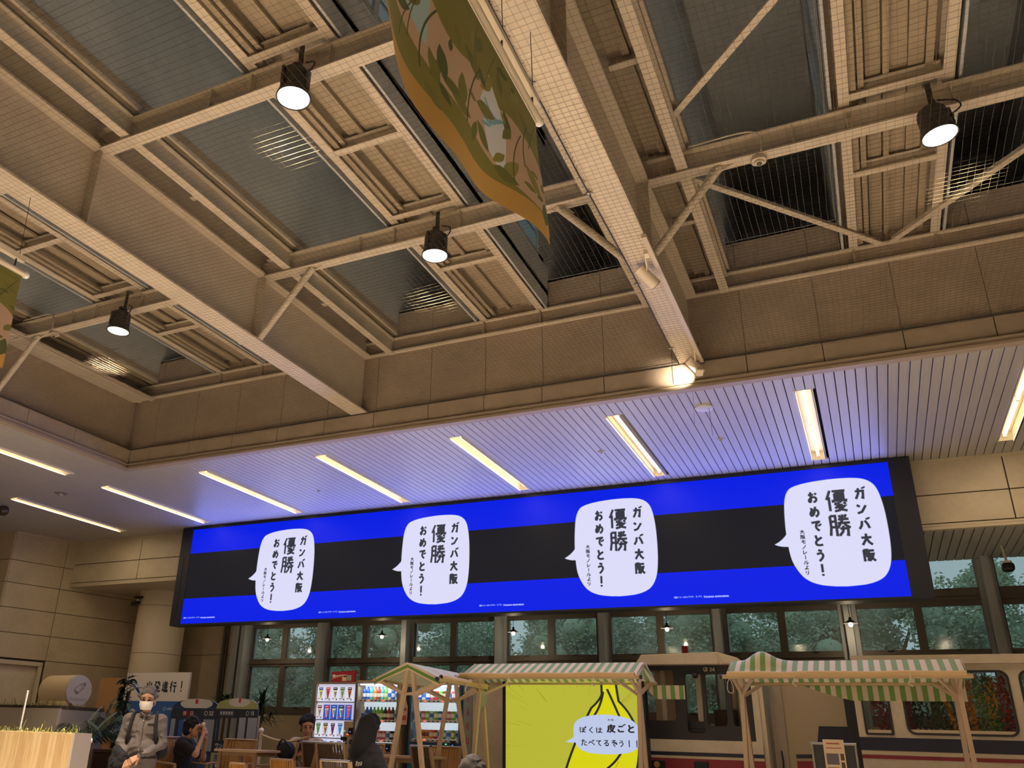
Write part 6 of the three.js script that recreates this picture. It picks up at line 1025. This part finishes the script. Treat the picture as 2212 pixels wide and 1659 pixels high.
function headCaps(c, f) {                               // c = centre of the skull, f = facing (unit, flat) with tilt in y
  const up = V(0, 1, 0), F = V(...f).normalize(), U = up.clone().addScaledVector(F, -up.dot(F)).normalize(), S = U.clone().cross(F), P = (s, u, q) => [c[0] + S.x * s + U.x * u + F.x * q, c[1] + S.y * s + U.y * u + F.y * q, c[2] + S.z * s + U.z * u + F.z * q];
  return { P, caps: [[...P(0, 0.028, -0.028), ...P(0, 0.022, 0.022), 0.080, 0.076], [...P(0, -0.01, 0.03), ...P(0, -0.075, 0.052), 0.060, 0.036], [...P(-0.03, -0.05, 0.035), ...P(0.03, -0.05, 0.035), 0.04, 0.04], [...P(0, 0.0, 0.092), ...P(0, -0.032, 0.108), 0.008, 0.013], [...P(-0.076, -0.005, 0.0), ...P(-0.080, -0.04, -0.004), 0.014, 0.010], [...P(0.076, -0.005, 0.0), ...P(0.080, -0.04, -0.004), 0.014, 0.010], [...P(-0.04, 0.026, 0.076), ...P(0.04, 0.026, 0.076), 0.014, 0.014], [...P(-0.018, -0.06, 0.086), ...P(0.018, -0.06, 0.086), 0.008, 0.008]] };
}
function onFace(H, s, u) {                              // how far forward the skin lies at (s, u)
  for (let q = 0.15; q > 0.03; q -= 0.0006) { const p = H.P(s, u, q); for (const c of H.caps) { const d = [c[3] - c[0], c[4] - c[1], c[5] - c[2]], e = [p[0] - c[0], p[1] - c[1], p[2] - c[2]], L = d[0] * d[0] + d[1] * d[1] + d[2] * d[2] || 1e-9, t = Math.min(1, Math.max(0, (e[0] * d[0] + e[1] * d[1] + e[2] * d[2]) / L)); if (Math.hypot(e[0] - d[0] * t, e[1] - d[1] * t, e[2] - d[2] * t) < c[6] + (c[7] - c[6]) * t + 0.001) return q; } }
  return 0.08;
}
function face(t, H, mouth = true) {
  for (const s of [-1, 1]) { part('eye', [ball(0.0105, ...H.P(s * 0.031, 0.0, onFace(H, s * 0.031, 0.0) - 0.004), 10, 8)], M.dark, t); part('eyebrow', [bar(H.P(s * 0.016, 0.026, onFace(H, s * 0.016, 0.026) + 0.001), H.P(s * 0.05, 0.025, onFace(H, s * 0.05, 0.025) + 0.001), 0.005, 0.004, 6)], std('#3a332d', 0.8), t); }
  if (mouth) part('mouth', [bar(H.P(-0.02, -0.060, onFace(H, -0.02, -0.06)), H.P(0.02, -0.060, onFace(H, 0.02, -0.06)), 0.0045, 0.0045, 6)], std('#8a4f45', 0.6), t);
}
const SKIN = std('#b98a6c', 0.55), clothBump = { bumpMap: dataTex(256, (u, v) => { const k = 1 - Math.abs(2 * vnoise(u * 10 + vnoise(u * 6, v * 6, 6, 92) * 2, v * 14, 20, 91) - 1), w = vnoise(u * 32, v * 32, 32, 93); return [k * 0.8 + w * 0.2, 0, 0].map(() => k * 0.8 + w * 0.2); }, false), bumpScale: 0.02 };
// p holds joints: head, neck, shL/shR, elL/elR, wrL/wrR, hipL/hipR, knL/knR, anL/anR, chest, waist, facing
function body(t, p, o) {
  const H = headCaps(p.head, p.facing);
  const arm = (s, e, w, k) => [[...s, ...e, 0.047 * k, 0.039 * k], [...e, ...w, 0.038 * k, 0.026 * k]], leg = (h, kn, an) => [[...h, ...kn, 0.078, 0.055], [...kn, ...an, 0.053, 0.036]];
  const torso = (g) => [[...lerp3(p.shR, p.shL, 0.12), ...lerp3(p.shR, p.shL, 0.88), 0.05 + g, 0.05 + g], [...add(p.chest, p.side, -0.075), ...add(p.chest, p.side, 0.075), 0.098 + g, 0.098 + g], [...add(p.waist, p.side, -0.048), ...add(p.waist, p.side, 0.048), 0.092 + g, 0.092 + g], [...p.hipR, ...p.hipL, 0.092 + g, 0.092 + g], [...p.chest, ...p.waist, 0.095 + g, 0.09 + g]];
  const toe = (a) => [...a, ...add(a, [p.facing[0] * 0.14, -0.045, p.facing[2] * 0.14]), 0.036, 0.03];
  const all = [[...p.neck, ...lerp3(p.neck, p.head, 0.35), 0.05, 0.046], ...torso(0), ...arm(p.shL, p.elL, p.wrL, 1), ...arm(p.shR, p.elR, p.wrR, 1), ...leg(p.hipL, p.knL, p.anL), ...leg(p.hipR, p.knR, p.anR), toe(p.anL), toe(p.anR)];
  const head = skin(H.caps.concat([[...p.neck, ...add(p.head, [0, -0.04, 0]), 0.050, 0.046]]), 0.0035, 0.004), hands = [];
  if (p.hands) for (const h of p.hands) hands.push(skin([...handCaps(...h), [...h[0], ...add(h[0], h[1], 0.02), 0.024, 0.018]], 0.004, 0.0032));
  part('body', [skin(all, 0.016, 0.013), head, ...hands], SKIN, t);
  const sl = o.sleeve;                                  // 1 long sleeves, 0.5 short
  const cut = (s, e, w, k) => sl >= 1 ? arm(s, e, w, 1.28) : [[...s, ...lerp3(s, e, 0.72), 0.06, 0.062]];
  part(o.topName, [skin([...torso(0.014), ...cut(p.shL, p.elL, p.wrL), ...cut(p.shR, p.elR, p.wrR)], 0.018, 0.012)], o.top, t, o.topLabel);
  part('trousers', [skin([[...p.hipR, ...p.hipL, 0.098, 0.098], [...p.hipR, ...p.knR, 0.092, 0.07], [...p.knR, ...lerp3(p.knR, p.anR, 0.93), 0.068, 0.056], [...p.hipL, ...p.knL, 0.092, 0.07], [...p.knL, ...lerp3(p.knL, p.anL, 0.93), 0.068, 0.056]], 0.016, 0.014)], o.bottom, t, o.bottomLabel);
  for (const a of [p.anL, p.anR]) part('shoe', [skin([[...add(a, [0, -0.035, 0]), ...add(a, [p.facing[0] * 0.15, -0.05, p.facing[2] * 0.15]), 0.047, 0.04]], 0.01, 0.01)], M.black, t);
  part('hair', [skin(o.hair(H), 0.007, 0.0055)], o.hairMat, t);
  return H;
}
function shortHair(H) {                                // close cap of hair with small tufts
  const c = [[...H.P(0, 0.042, -0.036), ...H.P(0, 0.048, 0.0), 0.084, 0.080], [...H.P(-0.036, -0.045, -0.052), ...H.P(0.036, -0.045, -0.052), 0.054, 0.054], [...H.P(0, -0.02, -0.058), ...H.P(0, 0.03, -0.05), 0.066, 0.074], [...H.P(-0.042, 0.072, 0.050), ...H.P(0.042, 0.072, 0.050), 0.031, 0.031]];
  for (const s of [-1, 1]) c.push([...H.P(s * 0.058, 0.03, 0.005), ...H.P(s * 0.064, -0.012, -0.022), 0.032, 0.026], [...H.P(s * 0.066, 0.03, 0.034), ...H.P(s * 0.074, -0.004, 0.018), 0.016, 0.010]);
  for (let i = 0; i < 70; i++) { const a = rr(0, 6.283), e = rr(-0.25, 1.5), d = [Math.cos(a) * Math.cos(e), Math.sin(e), Math.sin(a) * Math.cos(e)]; if (d[2] > 0.35 && d[1] < 0.55) continue; const r = 0.088, f = rr(-0.02, 0.02); c.push([...H.P(d[0] * r, 0.042 + d[1] * r, -0.016 + d[2] * (r + 0.006)), ...H.P(d[0] * (r + 0.012) + f, 0.036 + d[1] * (r + 0.012), -0.016 + d[2] * (r + 0.018) + 0.012), 0.011, 0.005]); }
  return c;
}
{ // the masked person standing at the lower left
  const t = thing('person', 'standing person in a white mask and grey shirt with a black backpack and jacket', 'person', [-7.37, 0, -7.6], 0.62);
  const p = { facing: [0, -0.12, 1], side: [1, 0, 0], head: [0.0, 1.425, 0.045], neck: [0, 1.27, 0.01], chest: [0, 1.12, 0.0], waist: [0, 0.93, 0.03], shL: [0.185, 1.215, 0], shR: [-0.185, 1.215, 0], elL: [0.222, 0.965, 0.0], elR: [-0.222, 0.965, 0.02], wrL: [0.02, 0.835, 0.20], wrR: [-0.13, 0.80, 0.19], hipL: [0.085, 0.80, 0], hipR: [-0.085, 0.80, 0], knL: [0.095, 0.44, 0.02], knR: [-0.095, 0.44, 0.02], anL: [0.1, 0.09, 0], anR: [-0.1, 0.09, 0] };
  p.hands = [[[0.02, 0.835, 0.20], [-0.75, -0.45, 0.35], [-0.2, -0.5, -0.8], 1, 0.7], [[-0.13, 0.80, 0.19], [0.35, -0.75, 0.35], [0.2, -0.2, -0.9], -1, 0.7]];
  const shirt = std('#6f6662', 0.85, clothBump), gray = std('#6f6a66', 0.85), plain = std('#6f6662', 0.85);
  const H = body(t, p, { sleeve: 1, topName: 'shirt', topLabel: 'pinkish grey long-sleeved shirt', top: shirt, bottom: gray, bottomLabel: 'grey trousers', hair: shortHair, hairMat: std('#5c5752', 0.85) });
  face(t, H, false);
  const mask = sheet((u, v) => { const a = (u - 0.5) * 2.3, y = 0.0 - 0.092 * v, k = 1 - 0.18 * Math.pow(v, 3), r = 0.078 * k; return H.P(Math.sin(a) * r * 1.0, y - 0.012, 0.038 + Math.cos(a) * r * 1.02 + 0.012 * Math.cos(a * 1.2) * Math.sin(Math.PI * (0.25 + 0.6 * v))); }, 24, 12);
  part('face_mask', [mask], std('#ece6df', 0.8), t, 'white face mask'); for (const s of [-1, 1]) part('mask_loop', [tube([H.P(s * 0.07, -0.02, 0.06), H.P(s * 0.085, -0.005, 0.02), H.P(s * 0.088, -0.02, -0.012), H.P(s * 0.085, -0.05, 0.0), H.P(s * 0.07, -0.07, 0.05)], 0.002, 20, 4)], M.white, t);
  part('collar', [sheet((u, v) => { const a = -2.6 + u * 5.2; return [Math.sin(a) * (0.064 + 0.016 * v), 1.30 - 0.045 * v + 0.012 * Math.cos(a + Math.PI), 0.012 + Math.cos(a) * (0.062 + 0.02 * v) - 0.0]; }, 30, 4)], plain, t);
  part('placket', [tube([[0, 1.245, 0.108], [0, 1.12, 0.128], [0.002, 0.99, 0.142], [0, 0.86, 0.138]], 0.007, 20, 6)], plain, t); for (let i = 0; i < 5; i++) part('button', [ball(0.006, 0.002, 1.2 - i * 0.075, 0.119 + i * 0.008, 8, 6)], M.white, t);
  part('pocket', [rbox(0.09, 0.10, 0.012, 0.005, 0.085, 1.115, 0.108, 0.25)], plain, t); part('pocket_pen', [rbox(0.07, 0.016, 0.012, 0.004, 0.085, 1.165, 0.117, 0.25)], M.black, t);
  for (const s of [-1, 1]) part('backpack_strap', [tube([[s * 0.10, 1.22, -0.10], [s * 0.115, 1.29, -0.02], [s * 0.125, 1.265, 0.06], [s * 0.135, 1.15, 0.115], [s * 0.15, 1.02, 0.10], [s * 0.17, 0.93, -0.02]], 0.017, 30, 8)], M.dark, t, 'black strap');
  part('backpack', [skin([[-0.08, 0.92, -0.2, 0.14, 0.92, -0.2, 0.11, 0.11], [-0.07, 1.16, -0.18, 0.12, 1.16, -0.18, 0.09, 0.09], [0.19, 0.88, -0.16, 0.18, 1.02, -0.16, 0.07, 0.06]], 0.03, 0.014)], M.dark, t, 'black backpack');
  part('belt', [sheet((u, v) => { const a = u * 6.283; return [Math.sin(a) * 0.182, 0.845 - 0.03 * v, 0.012 + Math.cos(a) * 0.118]; }, 40, 1)], std('#3a2c24', 0.5), t); part('watch', [new THREE.TorusGeometry(0.036, 0.009, 8, 20).rotateY(1.0).rotateZ(0.3).translate(0.055, 0.855, 0.178)], M.black, t);
  const jk = skin([[-0.235, 0.90, 0.09, -0.14, 0.83, 0.18, 0.048, 0.05], [-0.26, 0.79, 0.10, -0.17, 0.74, 0.19, 0.048, 0.045], [-0.28, 0.66, 0.11, -0.19, 0.60, 0.19, 0.045, 0.04], [-0.29, 0.5, 0.12, -0.21, 0.46, 0.18, 0.04, 0.035], [-0.24, 0.88, 0.1, -0.285, 0.5, 0.12, 0.036, 0.036], [-0.15, 0.8, 0.19, -0.20, 0.5, 0.19, 0.03, 0.03]], 0.02, 0.012);
  part('jacket', [jk], std('#1c1c22', 0.9, clothBump), t, 'folded black jacket over the forearm');
}
function seated(label, pos, turn, o) {
  const t = thing('person', label, 'person', pos, turn), h = 0.60;
  const p = { facing: o.facing || [0, -0.1, 1], side: [1, 0, 0], head: o.head || [0, h + 0.575, 0.05], neck: [0, h + 0.43, 0.01], chest: [0, h + 0.30, 0], waist: [0, h + 0.12, 0], shL: [0.165, h + 0.385, 0], shR: [-0.165, h + 0.385, 0], elL: o.elL || [0.22, h + 0.14, 0.10], elR: o.elR || [-0.22, h + 0.14, 0.10], wrL: o.wrL || [0.1, h + 0.16, 0.30], wrR: o.wrR || [-0.1, h + 0.16, 0.30], hipL: [0.08, h - 0.02, 0], hipR: [-0.08, h - 0.02, 0], knL: [0.1, h - 0.02, 0.40], knR: [-0.1, h - 0.02, 0.40], anL: [0.1, 0.09, 0.38], anR: [-0.1, 0.09, 0.38] };
  p.hands = o.hands || [[p.wrL, [-0.6, 0.1, 0.7], [-0.6, -0.5, -0.3], 1, 0.8], [p.wrR, [0.6, 0.1, 0.7], [0.6, -0.5, -0.3], -1, 0.8]];
  const H = body(t, p, { sleeve: 0.5, topName: 't_shirt', topLabel: o.topLabel, top: o.top, bottom: o.bottom || std('#23252c', 0.85), hair: o.hair || shortHair, hairMat: o.hairMat || std('#17151a', 0.9) });
  if (o.face !== false) face(t, H); if (o.scale) t.scale.setScalar(o.scale);
  return [t, H, p];
}
function printOn(t, tex, w, h, pos, rot) { const m = part('print', new THREE.PlaneGeometry(w, h, 1, 1), new THREE.MeshStandardMaterial({ map: tex, roughness: 0.8, transparent: true, alphaTest: 0.4, side: THREE.DoubleSide }), t); m.position.set(...pos); m.rotation.set(...rot); return m; }
const textTex = (lines, w = 256, h = 128) => canvasTex(w, h, (x) => { x.clearRect(0, 0, w, h); for (const [s, X, Y, size, c, st] of lines) { x.fillStyle = c; x.font = (st || 'bold') + ' ' + size + 'px sans-serif'; x.fillText(s, X, Y); } });
{ // eating ice cream at the left, side-on
  const [t, H] = seated('seated person in a black T-shirt eating an ice cream, left of the small table', [-7.82, 0, -8.8], 2.0, { top: std('#16161a', 0.85, clothBump), topLabel: 'black T-shirt with white lettering', wrR: [-0.04, 1.07, 0.22], elR: [-0.17, 0.86, 0.20], wrL: [0.09, 1.04, 0.23], elL: [0.22, 0.80, 0.18], head: [0, 1.155, 0.07], hands: [[[-0.04, 1.07, 0.22], [0.3, 0.8, 0.1], [0.4, 0, -0.8], -1, 0.8], [[0.09, 1.04, 0.23], [-0.4, 0.7, 0.1], [-0.3, 0, -0.8], 1, 0.8]] });
  printOn(t, textTex([['rero', 20, 74, 84, '#e9e2d4', 'italic bold'], ['____', 120, 86, 50, '#c2303a', 'bold']]), 0.19, 0.095, [-0.02, 0.985, -0.122], [0, Math.PI, 0]);
  const c = thing('ice_cream_cone', 'small brown ice-cream cone held near the mouth of the black-shirted person', 'ice cream', [-7.60, 1.145, -8.84]); part('cone', [new THREE.ConeGeometry(0.02, 0.09, 14).rotateX(Math.PI)], std('#b5864c', 0.8), c); part('scoop', [ball(0.026, 0, 0.055, 0, 14, 10)], std('#d8c8a8', 0.6), c);
}
{
  const [t] = seated('seated young person in a white T-shirt beside the ice-cream machine', [-6.72, 0, -9.85], 0.35, { scale: 1.04, top: std('#d9c7b6', 0.85, clothBump), topLabel: 'white T-shirt with a dark print', bottom: std('#3a3f3c', 0.85), head: [0.01, 1.185, 0.06], facing: [0.35, -0.25, 1], wrL: [0.06, 0.86, 0.24], wrR: [-0.06, 0.90, 0.22] });
  printOn(t, textTex([['◢', 60, 100, 110, '#5a6470']]), 0.1, 0.06, [0.05, 0.93, 0.128], [0, 0.1, 0.5]);
  const ph = thing('phone', 'dark phone in the hands of the white-shirted person', 'phone', [-6.63, 1.0, -9.57], 0.35); part('case', [rbox(0.07, 0.13, 0.01, 0.005, 0, 0, 0, 0, -0.5)], M.black, ph); part('screen', [rbox(0.062, 0.12, 0.002, 0.001, 0, 0.003, -0.006, 0, -0.5)], std('#26384c', 0.2), ph);
}
{
  const long = (H) => [...shortHair(H), [...H.P(0, 0.03, -0.05), ...H.P(0, -0.17, -0.075), 0.09, 0.105], [...H.P(-0.07, 0, -0.03), ...H.P(-0.085, -0.19, -0.06), 0.042, 0.045], [...H.P(0.07, 0, -0.03), ...H.P(0.085, -0.19, -0.06), 0.042, 0.045]];
  const [t] = seated('seated person with long black hair and a dark printed shirt seen from behind', [-4.45, 0, -7.5], 2.75, { top: std('#191a22', 0.85, clothBump), topLabel: 'black shirt with white print', hair: long, hairMat: std('#0d0c10', 0.9), face: true, facing: [0.25, -0.2, 1] });
  printOn(t, textTex([['Rea', 24, 92, 100, '#d6d0c8', 'italic bold'], ['—', 60, 120, 60, '#b8606a']]), 0.15, 0.075, [-0.09, 0.87, -0.122], [0, Math.PI, 0.1]);
  printOn(t, textTex([['▞', 30, 110, 130, '#cfcac4']]), 0.11, 0.1, [-0.06, 0.74, -0.128], [0, Math.PI, 0]);
  const ph = thing('phone', 'phone in the hand of the long-haired person at the bottom edge', 'phone', [-4.62, 0.80, -7.72], 2.4); part('case', [rbox(0.075, 0.15, 0.01, 0.006, 0, 0, 0, 0, -0.7)], std('#4a5068', 0.4), ph); part('screen', [rbox(0.066, 0.138, 0.002, 0.001, 0, 0.003, -0.006, 0, -0.7)], M.black, ph);
}
{
  seated('dark-haired head of a seated person at the bottom edge, before the square pillar', [-2.115, 0, -4.72], 2.9, { scale: 0.765, top: std('#2a2630', 0.85), topLabel: 'dark shirt', hairMat: std('#1d1614', 0.9), face: true });
}
renderer.render(scene, camera);
